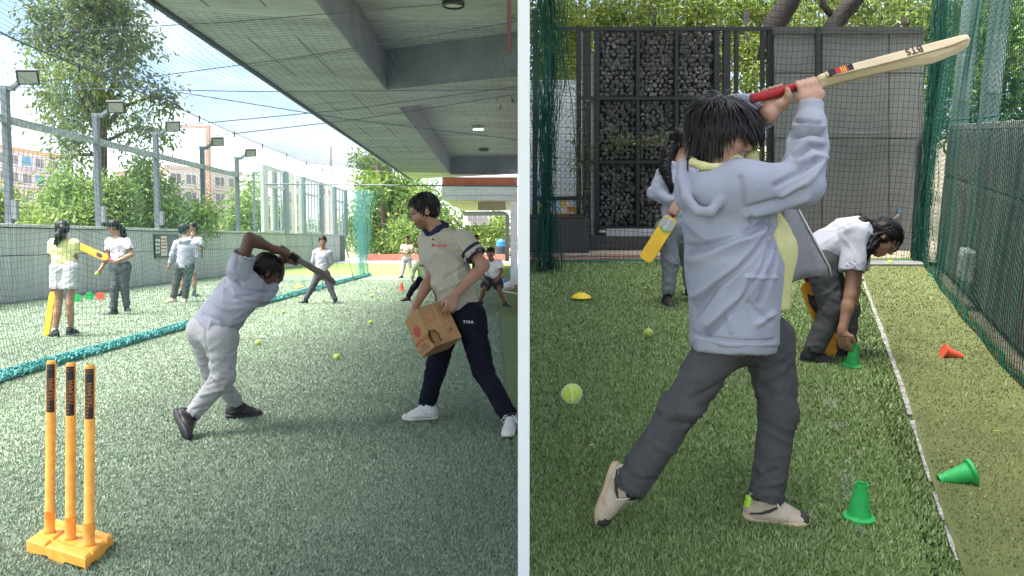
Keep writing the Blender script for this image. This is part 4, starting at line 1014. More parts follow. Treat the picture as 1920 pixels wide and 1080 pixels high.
blades('artificial_grass', 'long green artificial grass of the batting lane right of the white wall', RF, lambda x, y: x < np.interp(y, ey, ex_, left=99)+.01,
       [(2.3, 3.4, 24000, .95, rl, rr_), (3.4, 5, 15000, 1.15, rl, rr_), (5, 7, 8000, 1.5, rl, rr_), (7, Yt, 3000, 1.9, rl, rr_)],
       [(.165, .25, .07), (.19, .28, .085), (.145, .22, .06), (.24, .32, .12), (.31, .37, .18)], .021, 5, chalk)
def wallx(y): return wb0[0]+(y-wb0[1])*sdv[0]/sdv[1]-.02
blades('artificial_grass', 'short olive artificial grass of the strip along the side wall', RF, lambda x, y: (x > np.interp(y, ey, ex_, left=99)+.03) & (x < wallx(y)),
       [(2.3, 4, 8000, .8, rl, rr_), (4, 6, 4800, 1.1, rl, rr_), (6, Yt, 2400, 1.6, rl, rr_)],
       [(.14, .185, .06), (.165, .205, .075), (.125, .16, .055), (.2, .235, .10)], .014, 6, zoff=.012)
# fallen leaves
FR = RF
gq = random.Random(12)
for (px, py, lb) in ((1868, 808, 'yellow fallen leaf on the strip above the tipped green cone, nearest the net'), (1784, 866, 'yellow fallen leaf just above the tipped green cone'), (1757, 788, 'yellow fallen leaf on the strip beside the pale turf joint'), (1716, 550, 'yellow fallen leaf on the far strip right of the bending girl'), (1640, 660, 'yellow fallen leaf by the hand of the bending girl'), (1165, 752, 'yellow fallen leaf on the grass behind the batter\'s trailing leg'), (1110, 834, 'yellow fallen leaf on the grass at far left below the flying ball'), (1735, 700, 'yellow fallen leaf on the strip below the coral cone')):
    c = RF.g(px, py, .035); a_ = gq.uniform(0, 6.28); A = rotz(a_)@rotx(gq.uniform(-.3, .3)); s_ = gq.uniform(.012, .018)
    q = MB(); q.prism([c+A@V(x_*s_, y_*s_, z_*s_) for x_, y_, z_ in ((-1, 0, 0), (-.4, .4, .1), (.4, .35, .1), (1, 0, 0), (.4, -.4, .1), (-.4, -.35, .1))], V(0, 0, .001))
    tag(q.build('fallen_leaf', mat('yellow_leaf', (.5, .38, .08), .6), None, c), lb, 'leaf', 'fallen leaves on the turf')
FR = LF
for (px, py, lb) in ((788, 975, 'pale fallen leaf low on the turf below the man with the carton'), (926, 919, 'pale fallen leaf on the turf below the right shoe of the man')):
    c = LF.g(px, py, .034); A = rotz(gq.uniform(0, 6)); s_ = .014
    q = MB(); q.prism([c+A@V(x_*s_, y_*s_, 0) for x_, y_ in ((-1, 0), (-.3, .5), (1, .1), (.3, -.5))], V(0, 0, .001)); tag(q.build('fallen_leaf', MATS['yellow_leaf'], None, c), lb, 'leaf', 'fallen leaves on the turf')
# ================================================================== people
def lerp(a, b, t): return V(a)*(1-t)+V(b)*t
SKIN = dict(deep=(.085, .04, .028), dark=(.17, .08, .05), mid=(.30, .155, .10), light=(.44, .25, .17))
M_skin = mat('skin', (0, 0, 0), .5, .06, 30, .08, 300, vcol=True, spec=.4)
M_hair = mat('black_hair', (.006, .005, .0045), .42, .2, 60, .1, 200, spec=.22)
M_hairb = mat('dark_brown_hair', (.009, .006, .005), .34, .3, 60, .1, 200, spec=.30)
M_eye = mat('eye_white', (.32, .29, .27), .3); M_iris = mat('dark_iris', (.02, .012, .01), .15)
def cloth(nm, c, var=.07, sc=90, bump=.12, rough=.9): return mat(nm, c, rough, var, sc, bump, 420, spec=.1, var2=.05, scale2=12)
M_heather = cloth('heather_grey_fleece', (.335, .34, .405), .055, 160, .06)
M_tee = cloth('lilac_grey_tee', (.27, .27, .33), .08); M_teeW = cloth('pale_grey_tee', (.50, .50, .55), .06)
M_trousL = cloth('light_grey_joggers', (.30, .295, .31), .1); M_trousD = cloth('charcoal_joggers', (.082, .081, .083), .07, 140)
M_navy = cloth('navy_track_pants', (.008, .009, .017), .1); M_cream = cloth('beige_polo', (.35, .315, .26), .06)
M_yel = cloth('pale_yellow_tee', (.66, .62, .30), .05); M_whiteS = cloth('white_polo', (.70, .70, .72), .05); M_green = cloth('pale_green_tee', (.42, .52, .30), .06)
M_navyT = cloth('navy_trim', (.02, .025, .06), .06)
M_shoeB = mat('black_shoe', (.018, .018, .02), .5, .2, 20, .1, 120); M_soleB = mat('black_sole', (.03, .03, .032), .6)
M_shoeW = mat('white_shoe', (.55, .54, .53), .5, .1, 20, .1, 120); M_soleW = mat('white_sole', (.62, .60, .56), .6)
M_shoeC = mat('cream_shoe', (.52, .42, .32), .55, .14, 16, .1, 120); M_soleC = mat('cream_sole', (.56, .42, .27), .6, .15, 14)

def headframe(look, up):
    f = unit(look); u = V(up); u = unit(u-f*np.dot(u, f)); r = np.cross(f, u)
    return np.stack([r, f, u], 1)              # columns: right, forward, up
def head_prims(c, A, h):
    """h = head height chin to crown"""
    def p(x, y, z): return c+A@(V(x, y, z)*h)
    def e(x, y, z, rx, ry, rz, k=.05, op='+'): return ell(p(x, y, z), V(rx, ry, rz)*h, A, k*h, op)
    L = [e(0, -.05, .13, .335, .42, .37), e(0, .10, -.13, .27, .27, .36, .10), e(0, .22, -.38, .13, .13, .10, .10),
         cone(p(0, .36, .03), p(0, .455, -.12), .03*h, .055*h, k=.04*h), e(0, .40, -.15, .085, .05, .04, .03),
         e(0, .335, .075, .23, .07, .04, .06), e(-.15, .25, -.13, .12, .10, .10, .08), e(.15, .25, -.13, .12, .10, .10, .08),
         e(-.14, .40, .01, .07, .07, .05, .05, '-'), e(.14, .40, .01, .07, .07, .05, .05, '-'),
         e(0, .365, -.255, .10, .045, .022, .02), e(0, .36, -.305, .085, .045, .025, .02),
         e(-.345, -.03, -.03, .035, .085, .13, .03), e(.345, -.03, -.03, .035, .085, .13, .03)]
    return L
def hand_prims(w, d, up, side, s=1.0, curl=.35, spread=.10):
    """open relaxed hand: w wrist, d pointing direction, up = back-of-hand normal, side=+1/-1 thumb side"""
    d = unit(d); up = unit(V(up)-d*np.dot(V(up), d)); x = np.cross(d, up)*side
    q = [cone(w-d*.02*s, w+d*.035*s, .026*s, .034*s, up, 1.5, .015), cone(w+d*.035*s-x*.02*s, w+d*.075*s-x*.024*s, .024*s, .020*s, up, 1.3, .015), cone(w+d*.03*s+x*.02*s, w+d*.078*s+x*.022*s, .024*s, .020*s, up, 1.3, .015)]
    for i, (o, ln) in enumerate(((.030, .072), (.011, .080), (-.009, .075), (-.028, .060))):
        p = w+d*(.078-.004*i)*s+x*o*s; dr = d+x*spread*(1.2-i*.8); a = curl*(.6+.15*i); pts = [p]
        for k, fr in enumerate((.45, .32, .23)):
            dd = unit(d*math.cos(a)+x*spread*(1-i*.66)-up*math.sin(a)); p = p+dd*ln*fr*s; pts.append(p); a += curl*1.2
        q += chain(pts, [.0098*s, .0092*s, .0085*s, .0075*s], .006)
    p = w+d*.02*s+x*.028*s; pts = [p, p+(x*.8+d*.6)*.03*s-up*.006*s, p+(x*.9+d*1.5)*.034*s-up*.016*s, p+(x*.8+d*2.4)*.033*s-up*.026*s]
    q += chain(pts, [.014*s, .0125*s, .0105*s, .009*s], .010)
    return q
def grip_prims(c, axis, w, r, s=1.0, thumb=1, order=1, gap=.0205, rot=0.0):
    """hand closed round a handle: c centre of grip on the axis, w wrist point; fingers wrap from the wrist side"""
    a = unit(axis); y = w-c; y = unit(y-a*np.dot(y, a)); z = np.cross(a, y)
    if rot: y, z = y*math.cos(rot)+z*math.sin(rot), -y*math.sin(rot)+z*math.cos(rot)
    q = []; R1 = r+.011*s
    kb = c+y*(R1+.012*s)-z*thumb*.012*s
    q += [cone(w, kb+a*.020*s, .026*s, .022*s, k=.02), cone(w, kb-a*.022*s, .026*s, .022*s, k=.02), cone(kb+a*.03*s, kb-a*.03*s, .021*s, .020*s, k=.02)]
    for i in range(4):
        off = a*(1.5-i)*gap*s*order; pts = []
        for ang in (.15, .85, 1.6, 2.4, 3.1): pts.append(c+off+R1*(y*math.cos(ang)-z*thumb*math.sin(ang))*(1.12 if ang < 1 else 1.0))
        q += chain(pts, [.0125*s, .0115*s, .0105*s, .0098*s, .0085*s], .005)
    st = w+(c-w)*.45+a*.022*s*order+z*thumb*.012*s; off = a*1.9*gap*s*order; pts = [st]
    for ang in (.5, 1.2, 1.9): pts.append(c+off+R1*1.08*(y*math.cos(ang)+z*thumb*math.sin(ang)))
    q += chain(pts, [.017*s, .0145*s, .0120*s, .0100*s], .010)
    return q

def shoe(t, an, toe_dir, up, L, m, ms, detail=0, lace=None):
    """an: ankle joint; the sole lies L-proportionally below it"""
    f = unit(toe_dir); u = V(up); u = unit(u-f*np.dot(u, f)); r = np.cross(f, u); A = np.stack([r, f, u], 1)
    o = V(an)-u*.30*L-f*.02*L
    def p(x, y, z): return o+A@(V(x, y, z)*L)
    pr = [ell(p(0, -.10, .16), V(.160, .185, .20)*L, A, .06*L), ell(p(.0, .17, .12), V(.158, .30, .13)*L, A, .08*L), ell(p(.0, .45, .085), V(.160, .20, .095)*L, A, .08*L),
          cone(p(0, -.07, .18), p(0, -.04, .44), .160*L, .150*L, f, .92, .06*L, 'b'), cone(p(0, .03, .30), p(0, .36, .15), .125*L, .10*L, k=.06*L), cone(p(0, -.04, .36), p(0, -.03, .60), .128*L, .128*L, f, .92, .01*L, 'a', '-'), half(p(0, 0, .03), -u)]
    sh = solid('shoe', pr, max(.006, L*.026), m, t)
    out_ = [(0, -.285), (.09, -.27), (.14, -.18), (.135, -.02), (.125, .12), (.15, .30), (.165, .44), (.14, .56), (.07, .635), (0, .65), (-.08, .63), (-.145, .54), (-.16, .42), (-.14, .28), (-.115, .1), (-.125, -.04), (-.135, -.18), (-.09, -.27)]
    q = MB(); q.loft([[p(x*.98, y*.99, -.005 if y < .45 else .03*(y-.45)/.2) for x, y in out_], [p(x*1.05, y*1.02, .03+(.035*(y-.45)/.2 if y > .45 else 0)) for x, y in out_], [p(x*1.02, y*1.0, .085+(.02*(y-.45)/.2 if y > .45 else 0)) for x, y in out_]])
    q.build('sole', ms, sh, smooth=True)
    if detail:
        q = MB()
        for k in range(5):
            y = .09+k*.055; z = .375-k*.042
            q.tube([p(-.085, y, z-.035), p(-.02, y+.03, z+.010), p(.06, y+.045, z-.02)], .019*L, 5); q.tube([p(.085, y, z-.035), p(.02, y+.03, z+.012), p(-.06, y+.045, z-.02)], .019*L, 5)
        q.tube([p(.02, .10, .42), p(.13, .13, .40), p(.20, .20, .28)], .011*L, 5); q.tube([p(-.02, .10, .42), p(-.13, .16, .39), p(-.19, .22, .26)], .011*L, 5)
        q.build('laces', lace or m, sh)['kind'] = 'stuff'
        for sx in (-1, 1):
            pts = [p(sx*.168, -.20, .14), p(sx*.175, -.05, .17), p(sx*.165, .08, .22), p(sx*.13, .17, .265)]
            MB().tube(pts, [.012*L, .02*L, .022*L, .012*L], 6).build('side_stripe', detail if not isinstance(detail, int) else ms, sh, smooth=True)
            MB().tube([p(sx*.17, .22, .06), p(sx*.168, .30, .13), p(sx*.12, .36, .165)], [.008*L, .014*L, .008*L], 6).build('overlay_seam', ms, sh, smooth=True)
        MB().loft([[p(x*.9, y, z) for x, z in ((-.12, .05), (-.15, .10), (-.1, .17), (0, .19), (.1, .17), (.15, .10), (.12, .05))] for y in (.50, .58)]+[[p(x*.6, .635, z*.8) for x, z in ((-.12, .05), (-.15, .10), (-.1, .15), (0, .17), (.1, .15), (.15, .10), (.12, .05))]]).build('toe_cap', detail if not isinstance(detail, int) else ms, sh, smooth=True)
    return sh

def locks(name, parent, c, A, h, m, n=260, length=(.25, .5), width=.03, crown=(0, -.12, .50), gravity=.25, region=None, seed=1, out=1.06, flop=None, wave=.0, jit=.10, lenf=None, ctr=(0, -.05, .13), rad=(.345, .43, .38), hug=(1.03, .10)):
    """tapered hair locks growing from the scalp, combed away from the crown"""
    g = random.Random(seed); V_, F_ = [], []; rad = V(rad); ctr = V(ctr); cr = V(crown)
    down = A.T@V(0, 0, -1)
    made = 0; tries = 0
    while made < n and tries < n*30:
        tries += 1
        d = unit(V(g.gauss(0, 1), g.gauss(0, 1), g.gauss(0, 1)))
        if region and not region(d): continue
        p = ctr+rad*d*out
        nr_ = unit(d/rad); t = p-cr; t = t-nr_*np.dot(t, nr_); t = unit(t+V(g.gauss(0, jit), g.gauss(0, jit), g.gauss(0, jit)))
        if flop is not None: t = unit(t+V(flop)*.8)
        ln = g.uniform(*length)*(lenf(d) if lenf else 1); st = ln/7; pts = [p.copy()]; ph = g.uniform(0, 6)
        for i in range(7):
            t = unit(t+down*gravity*.5+V(g.gauss(0, 1), g.gauss(0, 1), g.gauss(0, 1))*(.025+wave*.3))
            p = p+t*st
            q_ = (p-ctr)/(rad*out*1.01); L_ = np.linalg.norm(q_)
            if L_ < 1: p = ctr+(p-ctr)/L_
            lim = hug[0]+hug[1]*(i+1)/7
            if L_ > lim and p[2] > -.25: p = ctr+(p-ctr)*lim/L_
            pts.append(p.copy())
        w = width*g.uniform(.6, 1.3); o = len(V_)
        for i, q_ in enumerate(pts):
            tt = unit(pts[min(i+1, 7)]-pts[max(i-1, 0)]); nn = unit((q_-ctr)/rad**2); s_ = unit(np.cross(tt, nn)); k = i/7
            ww = w*(.55+.9*k-1.35*k**2.2+.0)*.9
            ww = max(ww, .002)
            for (a_, b_) in ((1, 0), (0, .5), (-1, 0)): V_.append(c+A@((q_+s_*ww*a_+nn*ww*b_)*h))
        for i in range(7):
            for j in range(2): F_.append((o+i*3+j, o+i*3+j+1, o+(i+1)*3+j+1, o+(i+1)*3+j))
        made += 1
    me = make_mesh(name, np.array(V_)-LOC[parent.name], np.array(F_), True)
    ob = link(name, me, m, parent); ob['kind'] = 'stuff'; return ob

def hair(t, c, A, h, style, m, vox, seed=1):
    """scalp mass plus locks; returns the hair part"""
    def p(x, y, z): return c+A@(V(x, y, z)*h)
    def e(x, y, z, rx, ry, rz, k=.06, op='+'): return ell(p(x, y, z), V(rx, ry, rz)*h, A, k*h, op)
    tails = style.get('tails', [])
    pr = [e(0, -.07, .17, .365, .43, .375)]
    if style.get('full'): pr += [e(0, -.16, -.02, .35, .33, .36, .1)]
    else: pr += [e(0, -.20, .0, .30, .28, .30, .1)]
    pr += [e(0, .42, -.12, .33, .30, .36, .05, '-'), e(-.34, .05, -.12, .10, .12, .16, .04, '-'), e(.34, .05, -.12, .10, .12, .16, .04, '-')]
    for pts, rs in tails: pr += chain([V(q_) for q_ in pts], rs, .02)
    if style.get('bun'): pr += [e(0, -.52, .05, .16, .16, .15, .05)]
    up_ = unit(A@V(0, 0, 1))
    hr = solid('hair', pr, vox, m, t, fold=[(A@V(.1, -.4, -.8), 60/ max(h*4.5, .6), 6, .012*h/.22, None, 1)], seed=seed)
    n = style.get('n', 160)
    if n: locks('locks', hr, c, A, h, m, int(n*1.8), style.get('len', (.2, .4)), style.get('w', .035)*.6, gravity=style.get('g', .3), region=style.get('region', lambda d: not (d[1] > .35 and d[2] < .35) and d[2] > -.55), seed=seed, flop=style.get('flop'), wave=style.get('wave', .05))
    for k, (pts, rs) in enumerate(tails):
        g = random.Random(seed+k); q = MB()
        for i in range(style.get('tn', 40)):
            o_ = [V(g.gauss(0, .5), g.gauss(0, .5), g.gauss(0, .5)) for _ in range(2)]
            pp = [V(a_)+lerp(o_[0], o_[1], j/(len(pts)-1))*rs[j]*1.05 for j, a_ in enumerate(pts)]
            pp.append(pp[-1]+(pp[-1]-pp[-2])*.4); q.tube(pp, [r_*.16 for r_ in rs]+[.001], 5)
        q.build('tail_locks', m, hr, smooth=True)['kind'] = 'stuff'
    return hr

def person(fr, label, base, J, sp, group=None):
    """J: joints as (px, py, depth offset); a/b are the picture-left and picture-right side"""
    global FR
    FR = fr; d0 = fr.d(*base); s = sp.get('s', 1.0); P = {}
    for k, q in J.items(): P[k] = fr.at(q[0], q[1], d0+(q[2] if len(q) > 2 else 0))
    root = fr.g(*base); t = thing('person', label, 'person', root, group)
    vox = sp.get('vox', .012); spine = unit(P['nk']-P['pel']); P['s'] = s
    fn = V(sp['front']); fn = unit(fn-spine*np.dot(fn, spine)); chest = lerp(P['pel'], P['nk'], .70); sdx = np.cross(spine, fn)
    w = sp.get('w', 1.0)
    if 'hpa' not in P:
        hx = unit(P['shb']-P['sha'])*.085*s*w; P['hpa'], P['hpb'] = P['pel']-hx-spine*.02, P['pel']+hx-spine*.02
    sk = SKIN[sp.get('skin', 'mid')]
    A = headframe(sp['look'], sp.get('up', (0, 0, 1))); h = sp.get('head', .225)*s; hc = P['hd']
    # ---- body
    B = [cone(P['pel'], chest, .085*s*w, .095*s*w, fn, 1.3, .04), cone(chest, P['nk'], .09*s*w, .05*s, fn, 1.2, .04), cone(lerp(P['sha'], P['shb'], .12), lerp(P['sha'], P['shb'], .88), .05*s, k=.05),
         cone(P['nk']-spine*.03*s, hc+A@V(0, -.10, -.28)*h, .054*s, .050*s, k=.035)]
    for q in 'ab':
        sh, el, wr, hp, kn, an = (P[x+q] for x in ('sh', 'el', 'wr', 'hp', 'kn', 'an'))
        B += [cone(sh, el, .046*s*w, .037*s*w, k=.03), cone(el, lerp(el, wr, .35), .037*s*w, .038*s*w, k=.02), cone(lerp(el, wr, .3), wr, .038*s*w, .026*s, k=.02)]
        B += [cone(hp, kn, .07*s, .048*s, k=.04), cone(kn, lerp(kn, an, .4), .046*s, .050*s, k=.02), cone(lerp(kn, an, .35), an-V(0, 0, .0), .050*s, .032*s, k=.02), ]
        hd_ = sp.get('hand'+q)
        if hd_ is None: hd_ = ('open', None, None, 1)
        if hd_[0] == 'open':
            dr = V(hd_[1]) if hd_[1] is not None else wr-el; up_ = V(hd_[2]) if hd_[2] is not None else sdx*(1 if q == 'b' else -1)
            B += hand_prims(wr, dr, up_, hd_[3], s*.98*sp.get('hs', 1), hd_[4] if len(hd_) > 4 else .4)
        elif hd_[0] == 'grip': B += grip_prims(V(hd_[1]), V(hd_[2]), wr, hd_[3], s*.95*sp.get('hs', 1), *hd_[4:])
    B += head_prims(hc, A, h)
    stub = sp.get('stubble', 0); lip = V(.30, .11, .10)*(.6 if sp.get('skin') in ('dark', 'deep') else 1.0)
    def skincol(v, n):
        L_ = ((v-hc)@A)/h; c = np.tile(V(sk), (len(v), 1))
        m = np.exp(-(((L_[:, 0])/.10)**2+((L_[:, 1]-.40)/.10)**2+((L_[:, 2]+.28)/.045)**2)); c = c*(1-m[:, None]*.8)+lip*m[:, None]*.8
        for sx in (-1, 1):
            m = np.exp(-(((L_[:, 0]-sx*.15)/.085)**2+((L_[:, 1]-.36)/.12)**2+((L_[:, 2]-.10)/.022)**2)); c *= (1-.85*m[:, None])
        if stub:
            m = np.clip((-.14-L_[:, 2])*8, 0, 1)*np.clip((L_[:, 1]-.0)*6, 0, 1)*np.clip((L_[:, 2]+.6)*5, 0, 1)*(np.linalg.norm(L_, axis=1) < .75); c *= (1-.55*stub*m[:, None])
        return c
    body = solid('body', B, sp.get('bvox', vox*.8), M_skin, t, colors=skincol)
    if sp.get('eyes', 1):
        for sx in (-1, 1):
            q = MB(); ec = hc+A@V(sx*.14, .335, .015)*h
            q.lathe([(.001, -.052*h), (.036*h, -.037*h), (.052*h, 0), (.036*h, .037*h), (.001, .052*h)], ec, A, 10); ey = q.build('eye', M_eye, t, smooth=True)
            MB().lathe([(.001, .0), (.024*h, .0), (.02*h, .008*h), (.001, .010*h)], ec+A@V(0, .046, -.005)*h, np.stack([A[:, 0], A[:, 2], A[:, 1]], 1), 10).build('iris', M_iris, ey)
    # ---- clothes
    tp = sp['top']; ml = tp['m']; loose = tp.get('loose', 1.0); hem = tp.get('hem', .10)*s
    low = P['pel']-spine*hem
    if 'low' in P: low = P['low']
    bot = sp['bottom']; ex = bot.get('loose', 1.0)
    Q = [cone(P['hpa'], P['hpb'], .098*s*w, .098*s*w, fn, 1.0, .04), cone(P['pel'], P['pel']+spine*.09*s, .125*s*w, .115*s*w, fn, 1.3, .05)]
    shortL = bot.get('short')
    for q in 'ab':
        hp, kn, an = P['hp'+q], P['kn'+q], P['an'+q]
        if shortL: Q += [cone(hp, lerp(hp, kn, shortL), .090*s*ex*w, .096*s*ex*w, k=.04, cut='b'), cone(lerp(hp, kn, shortL-.05), lerp(hp, kn, shortL+.2), .085*s*ex*w, k=.008, cut='ab', op='-')]
        else:
            end = lerp(kn, an, bot.get('len', .93))
            Q += [cone(hp, kn, .092*s*ex*w, .066*s*ex, k=.04), cone(kn, end, .066*s*ex, .054*s*ex*bot.get('cuff', 1), k=.03, cut='b'), cone(end-unit(end-kn)*.03*s, end+unit(end-kn)*.1*s, .045*s*ex*bot.get('cuff', 1), k=.008, cut='a', op='-')]
    fo = []
    for q in 'ab':
        hp, kn, an = P['hp'+q], P['kn'+q], P['an'+q]; ax = unit(kn-hp); ax2 = unit(an-kn); br = unit(np.cross(ax, V(0, 1, .3)))
        fo += [(unit(br+ax*.7), 26/s, 5, .016*s, kn, .17*s), (unit(br-ax*.5), 24/s, 5, .014*s, hp+ax*.12, .2*s), (br, 30/s, 6, .016*s, lerp(kn, an, .85), .12*s)]
    solid('shorts' if shortL else 'trousers', Q, vox, bot['m'], t, fold=None if sp.get('nofold') else fo, seed=sp.get('seed', 1), lines=bot.get('lines'), view=V(0, -1, 0))
    if 'special_top' in sp: sp['special_top'](t, P, fn, spine, chest, sdx)
    else:
        U = [cone(low, lerp(P['pel'], chest, .5), .142*s*loose*w, .135*s*loose*w, fn, 1.38, .05, cut='a'), cone(lerp(P['pel'], chest, .5), chest, .135*s*loose*w, .142*s*loose*w, fn, 1.38, .05),
             cone(chest, P['nk']-spine*.045*s, .138*s*w*loose, .075*s, fn, 1.3, .05), cone(P['sha'], P['shb'], .060*s*loose, k=.05)]
        for q in 'ab':
            sh, el, wr = P['sh'+q], P['el'+q], P['wr'+q]
            if tp['sleeve'] == 'long':
                end = lerp(el, wr, .96)
                U += [cone(sh, el, .068*s*loose, .056*s*loose, k=.035), cone(el, lerp(el, wr, .82), .056*s*loose, .047*s*loose, k=.03), cone(lerp(el, wr, .8), end, .041*s, .039*s, k=.01, cut='b'), cone(lerp(el, wr, .93), lerp(el, wr, 1.1), .032*s, k=.005, cut='a', op='-')]
            else:
                end = lerp(sh, el, tp['sleeve']); U += [cone(sh, end, .070*s*loose, .071*s*loose, k=.035, cut='b'), cone(lerp(sh, el, tp['sleeve']-.12), lerp(sh, el, tp['sleeve']+.25), .060*s*loose, k=.006, cut='a', op='-')]
        if tp.get('hood'):
            b_ = P['nk']-fn*.05*s; U += [cone(b_+sdx*.09*s+fn*.05*s, b_-fn*.05*s+sdx*.05*s-spine*.03*s, .040*s, .05*s, k=.03), cone(b_-sdx*.09*s+fn*.05*s, b_-fn*.05*s-sdx*.05*s-spine*.03*s, .040*s, .05*s, k=.03), cone(b_-fn*.05*s+sdx*.05*s-spine*.03*s, b_-fn*.05*s-sdx*.05*s-spine*.03*s, .052*s, .052*s, k=.03)]
        U += [cone(P['nk']-spine*.06*s+fn*.005, P['nk']+spine*.08*s+fn*.02*s, .058*s, .062*s, k=.012, op='-')]
        wb = unit(P['shb']-P['pel']); fo = [(unit(sdx+spine*.5), 15/s, 3.5, .026*s, lerp(P['pel'], chest, .25), .25*s), (unit(spine*.8-sdx*.5), 14/s, 3.0, .020*s, chest, .22*s)]
        for q in 'ab':
            sh, el, wr = P['sh'+q], P['el'+q], P['wr'+q]; br = unit(np.cross(el-sh, V(.2, 1, .1)))
            fo += [(br, 26/s, 6, .018*s, el, .12*s), (unit(br+unit(el-sh)), 24/s, 5, .014*s, sh, .14*s)]
        tpo = solid(tp.get('name', 'shirt'), U, vox, ml, t, fold=fo, seed=sp.get('seed', 1)+5, lines=tp.get('lines'), view=V(0, -1, 0))
    # ---- shoes, hair
    sm_, so_ = sp.get('shoes', (M_shoeB, M_soleB))
    for q in 'ab':
        if 'toe'+q in sp: shoe(t, P['an'+q], sp['toe'+q], sp.get('sup'+q, (0, 0, 1)), sp.get('foot', .25)*s, sm_, so_, sp.get('shoedet', 0), sp.get('lace'))
    for q in 'ab':
        if 'toe'+q not in sp: continue
        ax_ = unit(P['kn'+q]-P['an'+q]); su_ = unit(V(sp.get('sup'+q, (0, 0, 1)))); lift = .055 if shortL else .10
        solid('sock', [cone(P['an'+q]+ax_*lift*s, P['an'+q]+su_*.02*s, .036*s, .031*s, k=.02, cut='a'), cone(P['an'+q]+su_*.02*s, P['an'+q]-su_*.01*s, .031*s, .028*s, k=.02)], vox*.6, mat('white_sock', (.6, .6, .6), .9) if sp.get('socks') else mat('black_sock', (.02, .02, .022), .9), t)
    hr = hair(t, hc, A, h, sp.get('hair', {}), sp.get('hairm', M_hair), sp.get('hvox', vox*.8), sp.get('seed', 1)) if sp.get('hair') is not None else None
    return t, P, A, hc, h, hr

def bat(fr, label, p0, p1, face, mb, mg, group=None, total=None, w=.108, grip=.33, plastic=False, th=.040):
    """p0 top of handle, p1 toe; face = direction the flat face looks"""
    global FR
    FR = fr; p0, p1 = V(p0), V(p1); L = np.linalg.norm(p1-p0); a = unit(p1-p0); n = V(face); n = unit(n-a*np.dot(n, a)); x = np.cross(a, n)
    t = thing('cricket_bat', label, 'cricket bat', p0, group)
    rings = []
    for k, ww, tt, rg in ((grip*.96, .022, .03, 0), (grip*1.0, .034, .032, .1), (grip*1.06, .75*w/2, .028, .3), (grip*1.14, .97*w/2, .026, .6), (grip*1.35, w/2, .027, .9), (.62, w/2, .032, 1), (.82, w/2, th, 1), (.95, w/2*.98, th*.7, 1), (.985, w/2*.85, th*.5, .8), (1.0, w/2*.55, th*.35, .5)):
        c = p0+a*L*k; e_ = tt*.55
        rings.append([c+x*ww*.94+n*.010, c+x*ww-n*.002, c+x*ww*.96-n*min(.012, tt*.4), c+x*ww*.45-n*tt*.75, c-n*tt*(1 if not plastic else .8), c-x*ww*.45-n*tt*.75, c-x*ww*.96-n*min(.012, tt*.4), c-x*ww-n*.002, c-x*ww*.94+n*.010, c+n*.012])
    MB().loft(rings).build('blade', mb, t, smooth=False, bevel=.003)
    q = MB(); q.tube([p0, p0+a*.006, p0+a*.03, p0+a*L*grip*.98], [.012, .019, .0168, .0165], 12); q.build('grip', mg, t, smooth=True)
    return t, a, n, x, L
def ball(fr, p, r, label, m=None, group='tennis balls'):
    global FR
    FR = fr; m = m or mat('tennis_felt', (.38, .50, .05), .95, .15, 60, .4, 600, sheen=.4); t = thing('tennis_ball', label, 'ball', V(p)-V(0, 0, r), group); p = V(p)
    pr = [(r*math.sin(math.pi*k/14)+1e-4, -r*math.cos(math.pi*k/14)) for k in range(15)]
    MB().lathe(pr, p, rotx(.4), 22).build('felt', m, t, smooth=True)
    q = MB(); pts = []
    for k in range(41):
        a_ = 2*math.pi*k/40; b_ = .44*math.pi*.5; v = V(math.cos(a_)+.33*math.cos(3*a_), math.sin(a_)-.33*math.sin(3*a_), 1.15*math.sin(2*a_)); pts.append(p+unit(v)*r*1.003)
    q.tube(pts, r*.05, 5, False); q.build('seam', mat('ball_seam', (.6, .62, .5), .8), t, smooth=True)
    return t
# ------------------------------------------------------------------ right of the divider: the batter in the hoodie
bR = (1455, 990); dR = RF.d(*bR); NY = V(0, -1, 0)
def AR(px, py, dy=0.0): return RF.at(px, py, dR+dy)
def LN(fr, d, pts, amp, w): return ([fr.at(x, y, d) for x, y in pts], amp, w)
M_willow = mat('willow', (.62, .50, .33), .5, .12, 4, .05, 40, stretch=(1, 1, 6)); M_gripR = mat('red_grip', (.36, .02, .025), .6, .1, 30, .3, 200)
FR = RF
hA, hB, hT = AR(1407, 186, -.03), AR(1541, 160, -.03), AR(1812, 79, -.03)
bx = unit(hT-hA); bb = unit(np.cross(bx, V(0, -1, 0))); bb = bb if bb[2] > 0 else -bb
fn_b = unit(.5*V(0, 1, 0)+.87*bb)
t, a_, n_, x_, Lb = bat(RF, 'pale willow cricket bat with red grip raised behind the hooded batter', hA, hT, fn_b, M_willow, M_gripR, w=.10, grip=.315, th=.05)
ed = unit(-.87*V(0, 1, 0)+.5*bb); 
